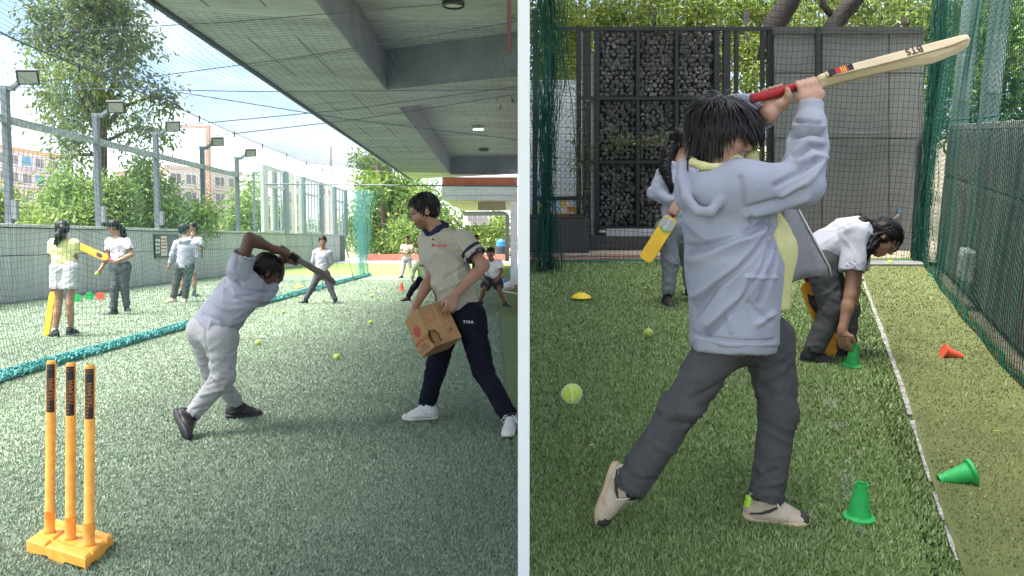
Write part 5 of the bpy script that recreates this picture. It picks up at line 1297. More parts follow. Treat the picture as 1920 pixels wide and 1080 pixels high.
# thick edge of the blade with its print
q = MB(); rg = []
for k, hh in ((.335, .010), (.40, .016), (.55, .019), (.75, .021), (.90, .018), (.97, .010)):
    c = hA+bx*Lb*k+ed*.046-n_*.004; rg.append([c+n_*hh*.55+ed*.004, c-n_*hh+ed*.003, c-n_*hh-ed*.012, c+n_*hh*.55-ed*.012])
q.loft(rg).build('edge', M_willow, t, bevel=.002)
text('lettering', 'BTS', .040, mat('black_print', (.012, .012, .014), .5), t, hA+bx*Lb*.735+ed*.0515-n_*.004, -bx, -n_, .0008)
for (k0, k1, mm) in ((.345, .375, mat('black_print', (.012, .012, .014), .5)), (.376, .399, mat('red_print', (.5, .02, .02), .5)), (.40, .404, mat('yellow_print', (.8, .5, .05), .5)), (.4045, .409, MATS['red_print']), (.4095, .4135, MATS['yellow_print']), (.414, .418, MATS['red_print']), (.4185, .4225, MATS['yellow_print']), (.423, .432, MATS['red_print']), (.433, .456, MATS['black_print'])):
    c0, c1 = hA+bx*Lb*k0, hA+bx*Lb*k1; hh = .0135
    MB().hexa([c0+ed*.0525+n_*hh*.4, c0+ed*.0515-n_*hh*1.2, c0+ed*.040-n_*hh*1.2, c0+ed*.040+n_*hh*.4], [c1+ed*.0530+n_*hh*.4, c1+ed*.0520-n_*hh*1.2, c1+ed*.040-n_*hh*1.2, c1+ed*.040+n_*hh*.4]).build('band', mm, t)

def hoodie_top(t, P, fn, spine, chest, sdx):
    X = AR
    dS = dR-.15
    U = [cone(X(1374, 640), X(1374, 500), .156, .162, V(0, 1, 0), .74, .06, cut='a'), cone(X(1374, 500), X(1365, 400), .162, .158, V(0, 1, 0), .82, .06), cone(X(1362, 400), X(1345, 335), .150, .085, k=.06), cone(X(1496, 455, .02), X(1512, 670, .02), .082, .098, k=.012, op='-'),
         cone(X(1350, 330, .17), X(1392, 350, -.15), .075, .088, k=.06),
         cone(X(1392, 352, -.15), X(1500, 348, -.14), .088, .078, k=.05), cone(X(1500, 346, -.14), X(1514, 270, -.10), .080, .066, k=.03), cone(X(1514, 270, -.10), X(1518, 232, -.07), .066, .060, k=.03), cone(X(1519, 228, -.07), X(1520, 193, -.055), .045, .047, k=.008, cut='b'),
         cone(X(1520, 205, -.055), X(1520, 180, -.05), .038, k=.004, cut='a', op='-'),
         cone(X(1356, 320, .17), X(1385, 212, .24), .078, .066, k=.05), cone(X(1385, 208, .24), X(1422, 205, .07), .066, .062, k=.03), cone(X(1424, 208, .06), X(1438, 217, .0), .050, .052, k=.012, cut='b'), cone(X(1434, 214, .02), X(1446, 222, -.04), .043, k=.004, cut='a', op='-'),
         cone(X(1352, 642, -.085), X(1358, 520, -.07), .098, .10, k=.05, cut='a'), cone(X(1396, 642, -.085), X(1396, 520, -.07), .098, .10, k=.05, cut='a'),
         # hood lying on the back
         ell(X(1318, 356, -.05), (.088, .15, .085), k=.05), cone(X(1283, 312, .02), X(1283, 372, -.05), .030, .035, k=.03),
         ell(X(1322, 314, -.035), (.062, .098, .088), k=.018, op='-'), ell(X(1335, 300, -.02), (.075, .08, .07), k=.02, op='-')]
    rim = [X(1280, 305, -.02), X(1277, 335, -.10), X(1288, 372, -.165), X(1308, 396, -.19), X(1332, 397, -.20), X(1352, 374, -.20), X(1368, 345, -.18), X(1385, 318, -.12), X(1405, 312, -.04)]
    U += chain(rim, [.017]*len(rim), .010)
    U += [cone(X(1398, 312, -.06), X(1450, 420, -.12), .02, .012, k=.03)]
    L1 = lambda p, a, w: LN(RF, dS, p, a, w)
    lines = [L1([(1448, 425), (1400, 470), (1340, 530), (1300, 600)], -.016, .014), L1([(1450, 445), (1418, 500), (1360, 580), (1320, 628)], -.014, .013), L1([(1440, 415), (1380, 440), (1300, 475)], -.018, .014), L1([(1455, 470), (1440, 505), (1415, 560)], -.010, .012),
             L1([(1425, 445), (1370, 500), (1310, 560)], .014, .018), L1([(1438, 470), (1390, 540), (1330, 610)], .012, .018), L1([(1430, 428), (1350, 465), (1296, 500)], .012, .018),
             L1([(1388, 512), (1450, 518)], .006, .006), L1([(1388, 512), (1384, 540), (1360, 582)], .006, .007), L1([(1360, 582), (1364, 616)], .005, .007), L1([(1296, 630), (1450, 634)], -.008, .006),
             L1([(1395, 400), (1450, 390), (1500, 370)], .010, .018), L1([(1400, 385), (1455, 372), (1492, 352)], -.008, .012), L1([(1375, 330), (1385, 380), (1405, 415)], -.008, .01), L1([(1440, 345), (1490, 318), (1520, 300)], -.010, .010), L1([(1455, 365), (1500, 340), (1535, 305)], .008, .012),
             L1([(1484, 258), (1515, 247), (1544, 252)], -.022, .008), L1([(1482, 243), (1515, 236), (1545, 240)], .012, .008), L1([(1486, 228), (1515, 226), (1543, 230)], -.016, .006), L1([(1486, 292), (1515, 272), (1545, 276)], -.014, .010), L1([(1490, 305), (1520, 292), (1545, 296)], .010, .012),
             L1([(1300, 420), (1330, 450), (1380, 440)], .010, .02), L1([(1395, 182), (1415, 205), (1430, 235)], -.012, .009), L1([(1380, 180), (1398, 205), (1410, 228)], .010, .010), L1([(1410, 600), (1445, 585)], .008, .012), L1([(1395, 560), (1440, 600)], -.006, .01)]
    lines = [(p_, a_*1.7, w_*.85) for p_, a_, w_ in lines]
    ho = solid('hoodie', U, .0062, M_heather, t, fold=[(V(.7, 0, 1), 14, 3.5, .012, X(1380, 520, -.1), .25), (V(1, 0, -.2), 22, 5, .014, X(1505, 300, -.12), .12)], seed=4, lines=lines, view=NY)
    band_ = solid('hem_band', [cone(X(1373, 656), X(1374, 630), .152, .158, V(0, 1, 0), .74, .02, cut='ab'), cone(X(1352, 658, -.085), X(1352, 630, -.085), .097, .101, k=.02, cut='ab'), cone(X(1396, 658, -.085), X(1396, 630, -.085), .097, .101, k=.02, cut='ab')], .0075, M_heather, ho, fold=[(V(0, 0, 1), 60, 2, .004, None, 1)])
    # open far flap
    rows = []; nr2 = 9
    for i in range(nr2):
        k = i/(nr2-1); lx, ly = 1468+(1476-1468)*k, 372+(534-372)*k
        rx, ry = 1486+(1557-1486)*min(1, k*1.08), 376+(518-376)*k; row = []
        for j in range(9):
            m_ = j/8; row.append(X(lx+(rx-lx)*m_, ly+(ry-ly)*m_-6*math.sin(m_*math.pi)*k, .09+.10*m_+.025*math.sin(m_*9+k*4)*k))
        rows.append(row)
    q = MB(); vs = []; fs = []
    for o_ in (0, .008):
        for r_ in rows: vs += [p+V(0, o_, 0) for p in r_]
    nn_ = nr2*9
    for i in range(nr2-1):
        for j in range(8):
            b_ = i*9+j; fs += [(b_, b_+1, b_+10, b_+9), (nn_+b_, nn_+b_+9, nn_+b_+10, nn_+b_+1)]
    for i in range(nr2-1): fs += [(i*9+8, nn_+i*9+8, nn_+i*9+17, i*9+17), (i*9, i*9+9, nn_+i*9+9, nn_+i*9)]
    for j in range(8): fs += [(j, nn_+j, nn_+j+1, j+1), ((nr2-1)*9+j, (nr2-1)*9+j+1, nn_+(nr2-1)*9+j+1, nn_+(nr2-1)*9+j)]
    q.add(vs, fs); q.build('open_flap', cloth('grey_fleece_inside', (.24, .24, .25), .1), ho, smooth=True)
    MB().tube([r_[-1]+V(.003, -.004, 0) for r_ in rows], .005, 6).build('zip', mat('pale_zip', (.55, .54, .50), .4, metal=.4), ho, smooth=True)
    MB().tube([X(1448, 655, -.075), X(1454, 630, -.085), X(1462, 590, -.07), X(1463, 540, -.07), X(1460, 490, -.075), X(1454, 440, -.09)], .0055, 6).build('zip', MATS['pale_zip'], ho, smooth=True)
    solid('collar', chain([X(1302, 296, .05), X(1300, 305, -.04), X(1318, 312, -.085), X(1342, 315, -.10), X(1366, 311, -.08), X(1384, 300, -.02)], [.016]*6, .01), .006, M_yel, t)
    tl = [LN(RF, dS, [(1450, 430), (1462, 500), (1468, 560)], -.006, .01), LN(RF, dS, [(1470, 420), (1475, 490)], .005, .01)]
    solid('shirt', [cone(X(1432, 585), X(1422, 470), .096, .126, k=.05, cut='a'), cone(X(1422, 470), X(1382, 360), .126, .10, k=.05), cone(X(1362, 345), X(1345, 312), .10, .066, k=.04, cut='b'), cone(X(1400, 345, .02), X(1408, 296, .02), .045, .028, k=.04), cone(X(1383, 302, -.05), X(1430, 345, -.09), .024, .030, k=.03), cone(X(1345, 330), X(1350, 285), .054, .060, k=.01, op='-')], .0075, M_yel, t, fold=[(V(.2, 0, 1), 26, 5, .006, None, 1)], lines=tl, view=NY)

JB = dict(hd=(1356, 249, -.02), nk=(1342, 318, 0), sha=(1350, 322, .15), shb=(1390, 348, -.14), ela=(1384, 210, .22), elb=(1504, 345, -.13), wra=(1441, 215, -.015), wrb=(1521, 196, -.05), pel=(1402, 600, 0),
          hpa=(1360, 640, -.05), hpb=(1440, 636, .05), kna=(1272, 772, -.08), knb=(1461, 768, .05), ana=(1176, 917, -.05), anb=(1436, 938, .05))
gA, gB = AR(1452, 178, -.03), AR(1511, 166, -.03)
LT = lambda p, a, w: LN(RF, dR-.1, p, a, w)
res = person(RF, 'batter in grey zip hoodie and charcoal joggers swinging a pale bat above the head', bR, JB,
    dict(s=1.0, vox=.008, bvox=.0062, skin='light', front=(1, -.1, 0), look=(.93, -.22, -.27), up=(.3, 0, .95), head=.236, w=.93, special_top=hoodie_top, top=dict(m=M_heather),
         hs=1.08, handa=('grip', gA, bx, .0165, -1, 1), handb=('grip', gB, bx, .0165, 1, 1), bottom=dict(m=M_trousD, loose=1.03, len=1.01, cuff=1.12, lines=[LT([(1290, 740), (1340, 722), (1380, 700)], -.010, .010), LT([(1270, 765), (1330, 770), (1375, 745)], .010, .012), LT([(1250, 785), (1320, 790)], -.012, .010), LT([(1230, 830), (1280, 860)], .008, .012), LT([(1430, 700), (1424, 760)], -.008, .010), LT([(1415, 880), (1450, 915)], .008, .010), LT([(1425, 925), (1470, 900)], -.010, .009), LT([(1180, 890), (1225, 900)], -.010, .008), LT([(1405, 660), (1440, 690)], -.01, .012)]),
         shoes=(M_shoeC, M_soleC), toea=(-.33, -.28, -.9), supa=(.80, -.55, .0), toeb=(1, -.22, -.04), foot=.262, shoedet=mat('dark_toe_rubber', (.05, .045, .04), .7), lace=mat('pale_lace', (.66, .60, .57), .8),
         hair=dict(full=1, n=0), hairm=M_hairb, hvox=.007, seed=3))
t, P, A, hc, h, hr = res
front_short = lambda d: 1.0 if d[1] < -.15 else (.80 if d[1] < .15 else .62)
locks('locks', hr, hc, A, h, M_hairb, 2600, (.42, .70), .020, crown=(.06, -.20, .52), gravity=.22, region=lambda d: d[2] > -.45 and not (d[1] > .05 and d[2] < .28), seed=8, out=1.10, wave=.03, jit=.06, hug=(1.13, .22), lenf=front_short)
locks('fringe', hr, hc, A, h, M_hairb, 300, (.42, .64), .020, crown=(0, -.25, .5), gravity=.22, region=lambda d: d[1] > .25 and d[2] > .45, seed=9, out=1.12, flop=(0, .5, 0), wave=.03, jit=.06, hug=(1.18, .30))
locks('nape', hr, hc, A, h, M_hairb, 380, (.20, .34), .020, crown=(0, -.1, .5), gravity=.3, region=lambda d: d[1] < -.05 and -.75 < d[2] < -.1, seed=10, out=1.07, wave=.03, jit=.06, hug=(1.08, .12))
locks('flyaways', hr, hc, A, h, M_hairb, 60, (.4, .7), .006, crown=(.05, -.2, .5), gravity=.2, region=lambda d: d[2] > .1, seed=11, out=1.14, wave=.2, jit=.3, hug=(1.2, .35))
# shoe flashes
for (px, py, dy, m_) in ((1402, 940, -.005, mat('lime_flash', (.45, .75, .05), .5)),):
    MB().box(AR(px, py, dy), (.016, .03, .04), roty(.2)).build('heel_tab', m_, t, bevel=.004)

# the girl behind with the yellow bat
bG = (1252, 571); dG = RF.d(*bG)
def AG(px, py, dy=0.0): return RF.at(px, py, dG+dy)
FR = RF
M_ybat = mat('yellow_plastic_bat', (.78, .47, .02), .45, .1, 6, .05, 40); M_obat = mat('orange_plastic_bat', (.80, .33, .02), .45, .1, 6, .05, 40)
yb0, yb1 = AG(1272, 388, -.1), AG(1209, 489, -.14)
t, a_, n_, x_, L_ = bat(RF, 'yellow plastic cricket bat with red grip held low by the girl behind', yb0, yb1, (-.3, -1, -.1), M_ybat, M_gripR, w=.125, grip=.20, plastic=True, th=.035)
c = yb0+a_*L_*.34+n_*.0135
MB().prism([c+a_*L_*p_[0]+x_*.056*p_[1] for p_ in ((-.10, -1), (-.10, 1), (.05, 1), (.10, 0), (.05, -1))], n_*.002).build('decal', mat('grey_decal', (.35, .36, .34), .5), t)
sgn = 1 if x_[0] < 0 else -1
text('lettering', 'TRIUMPH', .030, mat('white_print', (.75, .75, .72), .5), t, c-a_*L_*.02+n_*.003, -a_, np.cross(n_, -a_), .0006)
MB().prism([c+a_*L_*p_[0]+x_*.056*p_[1] for p_ in ((.055, -1), (.105, 0), (.055, 1), (.075, 1), (.128, 0), (.075, -1))], n_*.0025).build('decal_edge', mat('green_decal', (.12, .4, .08), .5), t)
person(RF, 'girl with long hair in grey hoodie behind the batter, holding the yellow bat', bG,
    dict(hd=(1283, 268, 0), nk=(1275, 312, 0), sha=(1246, 326, .0), shb=(1302, 328, .02), ela=(1226, 362, -.03), elb=(1310, 372, 0), wra=(1263, 381, -.10), wrb=(1300, 418, -.02), pel=(1268, 425, 0), kna=(1257, 492, -.02), knb=(1292, 490, .05), ana=(1252, 556, 0), anb=(1296, 540, .12)),
    dict(s=.95, vox=.012, skin='light', front=(.35, -.9, 0), look=(.7, -.6, -.25), head=.235, top=dict(m=M_heather, sleeve='long', hem=.03, loose=1.02, name='hoodie', hood=1), bottom=dict(m=cloth('grey_school_trousers', (.20, .205, .215), .1), loose=1.08, len=.96),
         handa=('grip', yb0+(yb1-yb0)*.09, yb1-yb0, .0165, 1, 1), handb=('open', (0, 0, -1), None, 1), toea=(.1, -1, -.05), toeb=(.3, -1, 0), hair=dict(full=1, n=200, len=(.3, .5), tails=[([AG(1266, 262, .04), AG(1252, 290, .0), AG(1247, 318, -.06), AG(1256, 348, -.10)], [.065, .055, .05, .025]), ([AG(1275, 270, .08), AG(1272, 310, .08), AG(1266, 335, .0)], [.06, .05, .03])], tn=50, wave=.08), hairm=M_hair, seed=12))
# girl bending to the green cone
bB = (1545, 676); dB = RF.d(*bB)
def AB(px, py, dy=0.0): return RF.at(px, py, dB+dy)
ob0, ob1 = AB(1503, 500, .12), AB(1572, 672, .10)
FR = RF
t, a_, n_, x_, L_ = bat(RF, 'orange plastic bat with dark wolf print leaning beside the bending girl', ob0, ob1, (-.1, -1, .1), M_obat, M_gripR, w=.125, grip=.17, plastic=True, th=.03)
c = ob0+a_*L_*.40+n_*.0135
MB().prism([c+a_*.085*p_[0]+x_*.048*p_[1] for p_ in ((-1, -.5), (-.6, .1), (-1, .7), (-.2, 1), (.6, .7), (1, 0), (.5, -.8), (-.2, -1))], n_*.002).build('print', mat('dark_print', (.03, .035, .04), .5), t)
MB().prism([c+a_*.05*p_[0]+x_*.03*p_[1] for p_ in ((-1, -.3), (-.2, .8), (.8, .2), (.3, -.7))], n_*.003).build('print_patch', mat('rust_print', (.25, .06, .03), .5), t)
text('lettering', 'TRIUMPH', .03, mat('black_print', (.012, .012, .014), .5), t, ob0+a_*L_*.66+n_*.0135, a_, np.cross(n_, a_), .0006)
cone_p = RF.g(1593, 684)
person(RF, 'girl in pale grey tee and charcoal trousers bending to pick up a green cone', bB,
    dict(hd=(1656, 446, -.10), nk=(1622, 428, -.04), sha=(1612, 445, .10), shb=(1603, 440, -.16), ela=(1602, 545, .05), elb=(1594, 553, -.20), wra=(1588, 615, .10), wrb=(1579, 622, -.22), pel=(1530, 470, 0), hpa=(1533, 488, .08), hpb=(1540, 492, -.07), kna=(1588, 580, .10), knb=(1560, 580, -.08), ana=(1585, 660, .1), anb=(1524, 661, -.03), low=(1518, 478, 0)),
    dict(s=1.0, vox=.010, skin='mid', front=(.3, -.15, -1), look=(.62, -.32, -.72), up=(.75, .0, .62), head=.232, w=.98, top=dict(m=M_teeW, sleeve=.62, loose=1.08), bottom=dict(m=M_trousD, loose=1.12, len=.97),
         handb=('open', (.22, -.1, -1), (-.6, -.8, 0), -1, .3), handa=('open', (0, 0, -1), None, 1), toea=(1, -.2, -.03), toeb=(1, -.25, -.03), hair=dict(full=1, n=260, len=(.25, .45), tails=[([AB(1630, 430, -.06), AB(1618, 420, -.10), AB(1612, 408, -.08)], [.055, .045, .02]), ([AB(1635, 455, -.16), AB(1625, 470, -.2), AB(1622, 488, -.18)], [.045, .03, .012])], tn=40, wave=.15), seed=14))
t = [o for o in bpy.data.objects if o.get('label', '').startswith('girl in pale grey tee and charcoal')][0]
FR = RF
MB().tube([RF.at(1581, 628, dB-.22)+V(.029*math.cos(a), .029*math.sin(a), .003*math.cos(a)) for a in np.linspace(0, 6.283, 17)], .0035, 5).build('bracelet', mat('dark_bracelet', (.05, .02, .02), .6), t)
hcx = RF.at(1656, 446, dB-.10); Ah = headframe((.62, -.32, -.72), (.75, 0, .62)); hh = .232
def glasses(t, hcx, Ah, hh):
    q = MB()
    for sx in (-1, 1):
        c_ = hcx+Ah@V(sx*.15, .47, -.005)*hh
        q.tube([c_+Ah@V(.115*math.cos(a), .0, .085*math.sin(a))*hh for a in np.linspace(0, 6.283, 17)], .010*hh, 5, False)
        q.tube([hcx+Ah@V(sx*.27, .45, .02)*hh, hcx+Ah@V(sx*.35, .1, .03)*hh, hcx+Ah@V(sx*.36, -.04, .0)*hh], .010*hh, 5)
    q.tube([hcx+Ah@V(-.04, .48, .02)*hh, hcx+Ah@V(.04, .48, .02)*hh], .010*hh, 5)
    return q.build('glasses', mat('black_frame', (.01, .01, .012), .3), t)
glasses(t, hcx, Ah, hh)

# ------------------------------------------------------------------ left of the divider
bL = (410, 812); dL = LF.d(*bL)
def AL(px, py, dy=0.0): return LF.at(px, py, dL+dy)
FR = LF
lb0, lb1 = AL(520, 464, .12), AL(606, 518, .30)
lbx = unit(lb1-lb0)
M_shadebat = mat('shaded_willow', (.10, .08, .065), .6, .15, 6)  # willow with the shade under the roof put into its colour
bat(LF, 'weathered dark wooden bat swung over the head of the boy with light joggers', lb0, lb1+lbx*.10, (.5, .3, -.8), M_shadebat, mat('black_grip', (.02, .02, .022), .6), w=.105, grip=.34)
g1, g2 = lb0+lbx*.05, lb0+lbx*.14
LS = lambda p, a, w: LN(LF, dL-.1, p, a, w)
person(LF, 'boy in lilac tee and pale grey joggers leaning forward, swinging a bat overhead', bL,
    dict(hd=(499, 507, .10), nk=(470, 522, .03), sha=(448, 505, -.08), shb=(488, 552, .10), ela=(468, 447, -.12), elb=(520, 520, .30), wra=(515, 468, .05), wrb=(527, 487, .20), pel=(404, 608, 0), hpa=(382, 620, .07), hpb=(415, 632, -.05), kna=(398, 695, .22), knb=(418, 706, -.05), ana=(446, 760, .47), anb=(357, 782, -.10), low=(396, 617, 0)),
    dict(s=.98, vox=.010, skin='deep', front=(.55, .75, -.3), look=(.6, .55, -.55), up=(.45, .1, .75), head=.232, w=1.10, top=dict(m=M_tee, sleeve=.52, loose=1.12, lines=[LS([(400, 530), (440, 560), (490, 550)], -.012, .012), LS([(385, 560), (430, 580), (470, 575)], .010, .016), LS([(430, 500), (455, 540), (500, 555)], -.014, .012), LS([(420, 520), (450, 555), (495, 570)], .010, .014), LS([(380, 590), (420, 600), (440, 630)], -.008, .012), LS([(455, 480), (450, 505)], -.01, .01)]),
         bottom=dict(m=M_trousL, loose=1.12, len=.95, cuff=.9, lines=[LS([(390, 720), (425, 712)], -.012, .010), LS([(380, 740), (420, 730)], .012, .010), LS([(365, 765), (400, 760)], -.012, .010), LS([(425, 730), (445, 745)], -.01, .008), LS([(388, 620), (392, 680)], -.012, .010)]),
         handa=('grip', g1, lbx, .0165, 1, 1), handb=('grip', g2, lbx, .0165, -1, 1), toeb=(.55, -.55, -.62), supb=(.35, .75, .35), toea=(.85, .5, -.06), foot=.295, shoes=(M_shoeB, M_soleB), shoedet=M_soleB,
         hair=dict(n=260, len=(.12, .25), w=.04, g=.2), seed=21, eyes=0))

bC = (800, 790); dC = LF.d(*bC)
def AC(px, py, dy=0.0): return LF.at(px, py, dC+dy)
LC = lambda p, a, w: LN(LF, dC-.1, p, a, w)
look = V(-.92, -.25, -.28)
res = person(LF, 'man in beige polo and navy track pants carrying a torn cardboard carton, looking left', bC,
    dict(hd=(795, 396, -.02), nk=(818, 430, .02), sha=(803, 452, .14), shb=(868, 450, -.08), ela=(808, 520, .10), elb=(907, 498, -.14), wra=(777, 578, -.05), wrb=(852, 556, -.20), pel=(862, 575, .02), hpa=(838, 598, .05), hpb=(882, 596, -.05), kna=(818, 690, .10), knb=(906, 695, -.10), ana=(799, 764, .02), anb=(957, 785, -.42), low=(862, 587, .02)),
    dict(s=1.06, vox=.010, skin='mid', front=(-.62, -.78, 0), look=look, head=.235, w=1.08, stubble=.9, top=dict(m=M_cream, sleeve=.66, loose=1.05, name='polo_shirt', lines=[LC([(815, 480), (840, 500), (858, 540)], -.008, .010), LC([(835, 520), (870, 500), (888, 480)], -.012, .010), LC([(825, 545), (870, 525), (895, 510)], .010, .014), LC([(880, 500), (878, 580)], -.006, .006), LC([(850, 450), (870, 480), (890, 500)], -.008, .010), LC([(818, 500), (826, 560)], .008, .012)]),
         bottom=dict(m=M_navy, loose=1.06, len=.97), toea=(-1, -.22, -.03), toeb=(-.12, -1, -.05), foot=.27, shoes=(M_shoeW, M_soleW), shoedet=M_soleW, lace=mat('white_lace', (.65, .65, .65), .8),
         handa=('open', (-.35, -.3, -.85), (-.8, -.5, .3), -1, .5), handb=('open', (-.30, -.35, -.85), (.2, -1, .1), 1, .45), hair=dict(n=300, len=(.10, .24), w=.04, g=.05, flop=(0, .25, .15)), seed=24))
t, P, A, hc, h, hr = res
FR = LF
glasses(t, hc, A, h)
nk = P['nk']; fnC = unit(V(-.62, -.78, 0)); sdC = np.cross(V(0, 0, 1), fnC)
col_ = [nk+fnC*.075+V(0, 0, -.035)-sdC*.02, nk+fnC*.05-sdC*.065+V(0, 0, .0), nk-fnC*.02-sdC*.078+V(0, 0, .028), nk-fnC*.065+V(0, 0, .042), nk-fnC*.02+sdC*.078+V(0, 0, .028), nk+fnC*.05+sdC*.065, nk+fnC*.075+V(0, 0, -.035)+sdC*.02]
solid('collar', chain(col_, [.018, .022, .024, .025, .024, .022, .018], .012)+[cone(nk-V(0, 0, .05), nk+V(-.05, -.02, .1), .056, .060, k=.006, op='-')], .007, M_navyT, t)
for q_ in 'ab':
    sh, el = P['sh'+q_], P['el'+q_]; ax_ = unit(el-sh); e_ = lerp(sh, el, .66)
    solid('sleeve_cuff', [cone(e_-ax_*.030, e_+ax_*.004, .082, .082, k=.004, cut='ab'), cone(e_-ax_*.05, e_+ax_*.05, .068, k=.004, op='-')], .008, M_navyT, t)
sh, el = P['shb'], P['elb']; ax_ = unit(el-sh)
solid('sleeve_stripe', [cone(lerp(sh, el, .36), lerp(sh, el, .46), .0865, .0865, k=.004, cut='ab'), cone(lerp(sh, el, .2), lerp(sh, el, .6), .068, k=.004, op='-'), half(lerp(sh, el, .4)+V(.0, -.0, 0), (-.1, 1, .1))], .007, M_navyT, t)
cx = AC(823, 452, -.20)
for k in range(2): MB().lathe([(.008, 0), (.008, .004), (.005, .006)], AC(812, 449+10*k, -.115), rotx(math.pi/2), 10).build('button', mat('black_button', (.02, .02, .02), .4), t)
text('logo_text', 'snetpadz', .035, mat('red_logo', (.5, .08, .08), .7), t, AC(823, 460, -.145), V(1, -.35, 0), V(0, 0, 1), .002)
MB().tube([AC(823, 451, -.145)+V(.016*math.cos(a), -.004*math.cos(a), .02*math.sin(a)) for a in np.linspace(0, 6.283, 15)], .0025, 4).build('logo_ring', mat('tan_logo', (.45, .22, .15), .7), t)
text('trouser_print', 'TYKA', .030, mat('white_print', (.75, .75, .72), .5), t, AC(878, 604, -.20), V(1, .1, 0), V(0, 0, 1), .001)

# carton
dK = dC-.18
def AK(px, py, dy=0.0): return LF.at(px, py, dK+dy)
k_ = dK/F; e1 = V(34, -19.7, -68)*k_; e2 = V(-31, 46.6, -29)*k_; e3 = V(46, 38, 12)*k_
Bc = AK(783, 578, -.10); FR = LF
bxo = thing('cardboard_box', 'torn brown cardboard carton held tilted by the man in the beige polo', 'box', Bc+(e1+e2+e3)/2)
M_card = mat('brown_cardboard', (.34, .19, .085), .8, .12, 6, .1, 40); M_cardin = mat('cardboard_inside', (.30, .17, .08), .85, .1, 6)
u1, u2, u3 = unit(e1), unit(e2), unit(e3); l1, l2, l3 = (np.linalg.norm(x) for x in (e1, e2, e3))
def face(nm, o, ea, eb, nrm, hole=None, m=M_card):
    pts = hole if hole else [(0, 0), (1, 0), (1, 1), (0, 1)]
    MB().prism([o+ea*a+eb*b for a, b in pts], -nrm*.004).build(nm, m, bxo)
face('side_panel', Bc, e1, e2, -u3, [(0, 0), (.60, 0), (.63, .04), (.66, .12), (.72, .16), (.78, .15), (.84, .12), (.90, .06), (.93, 0), (1, 0), (1, 1), (0, 1)])
face('front_panel', Bc, e1, e3, -u2, [(0, 0), (.60, 0), (.59, .06), (.62, .14), (.60, .20), (.66, .28), (.74, .33), (.83, .30), (.90, .34), (.95, .26), (.97, .12), (.93, 0), (1, 0), (1, 1), (0, 1)])
face('base_panel', Bc+e1*.996, e2, e3, u1)
face('side_panel', Bc+e3, e1, e2, u3); face('front_panel', Bc+e2, e1, e3, u2)
face('liner', Bc+e1*.3+e2*.12+e3*.12, e1*.68, e2*.85, -u3, None, M_cardin); face('liner', Bc+e1*.3+e2*.12+e3*.12, e1*.68, e3*.85, -u2, None, M_cardin)
face('top_flap', Bc, e2, e3*.5, u1*.5, None, M_cardin); face('top_flap', Bc+e3*.52, e2, e3*.47, u1*.5, None, M_cardin)
q = MB(); cc = Bc+e1*.42+e2*.58-u3*.0012
q.hexa([cc+u1*.042*math.cos(a)+u2*.050*math.sin(a) for a in np.linspace(0, 6.283, 25)[:-1]], [cc-u3*.0008+u1*.042*math.cos(a)+u2*.050*math.sin(a) for a in np.linspace(0, 6.283, 25)[:-1]]); q.build('round_print', mat('red_stamp', (.42, .06, .05), .8, .2, 40), bxo)
q = MB()
for k in range(5): q.tube([cc-u3*.002+u1*(.03-.015*k)+u2*.03*math.sin(k*2), cc-u3*.002+u1*(.02-.012*k)-u2*.03*math.cos(k)], .0022, 4)
q.build('stamp_strokes', M_card, bxo)['kind'] = 'stuff'
M_redp = mat('red_print_card', (.42, .07, .05), .8)
text('lettering', 'SNETPADZ', .042, M_redp, bxo, Bc+e1*.68+e2*.60-u3*.002, -u2, -u1, .0005)
text('lettering', 'Salamis', .026, M_redp, bxo, Bc+e1*.79+e2*.58-u3*.002, -u2, -u1, .0005)
text('lettering', 'SPORTS GOODS', .022, mat('grey_print', (.16, .13, .11), .8), bxo, Bc+e1*.88+e2*.60-u3*.002, -u2, -u1, .0005)
text('lettering', 'UP', .04, mat('dark_print', (.03, .035, .04), .5), bxo, Bc+e1*.74+e3*.72-u2*.002, u3, -u1, .0005)
for (a0, a1, b0, b1) in ((.14, .40, .16, .42), (.30, .62, .70, .90)):
    MB().prism([Bc+e1*a+e3*b-u2*.001 for a, b in ((a0, b0), (a1, b0), (a1, b1), (a0, b1))], -u2*.0006).build('faded_print', mat('faded_red_print', (.36, .17, .09), .8, .3, 60), bxo)
MB().prism([Bc+e3*.49+e1*.01-u2*.001, Bc+e3*.53+e1*.01-u2*.001, Bc+e3*.53+e1*.55-u2*.001, Bc+e3*.49+e1*.55-u2*.001], -u2*.0008).build('tape', mat('tape_brown', (.40, .25, .13), .35), bxo)

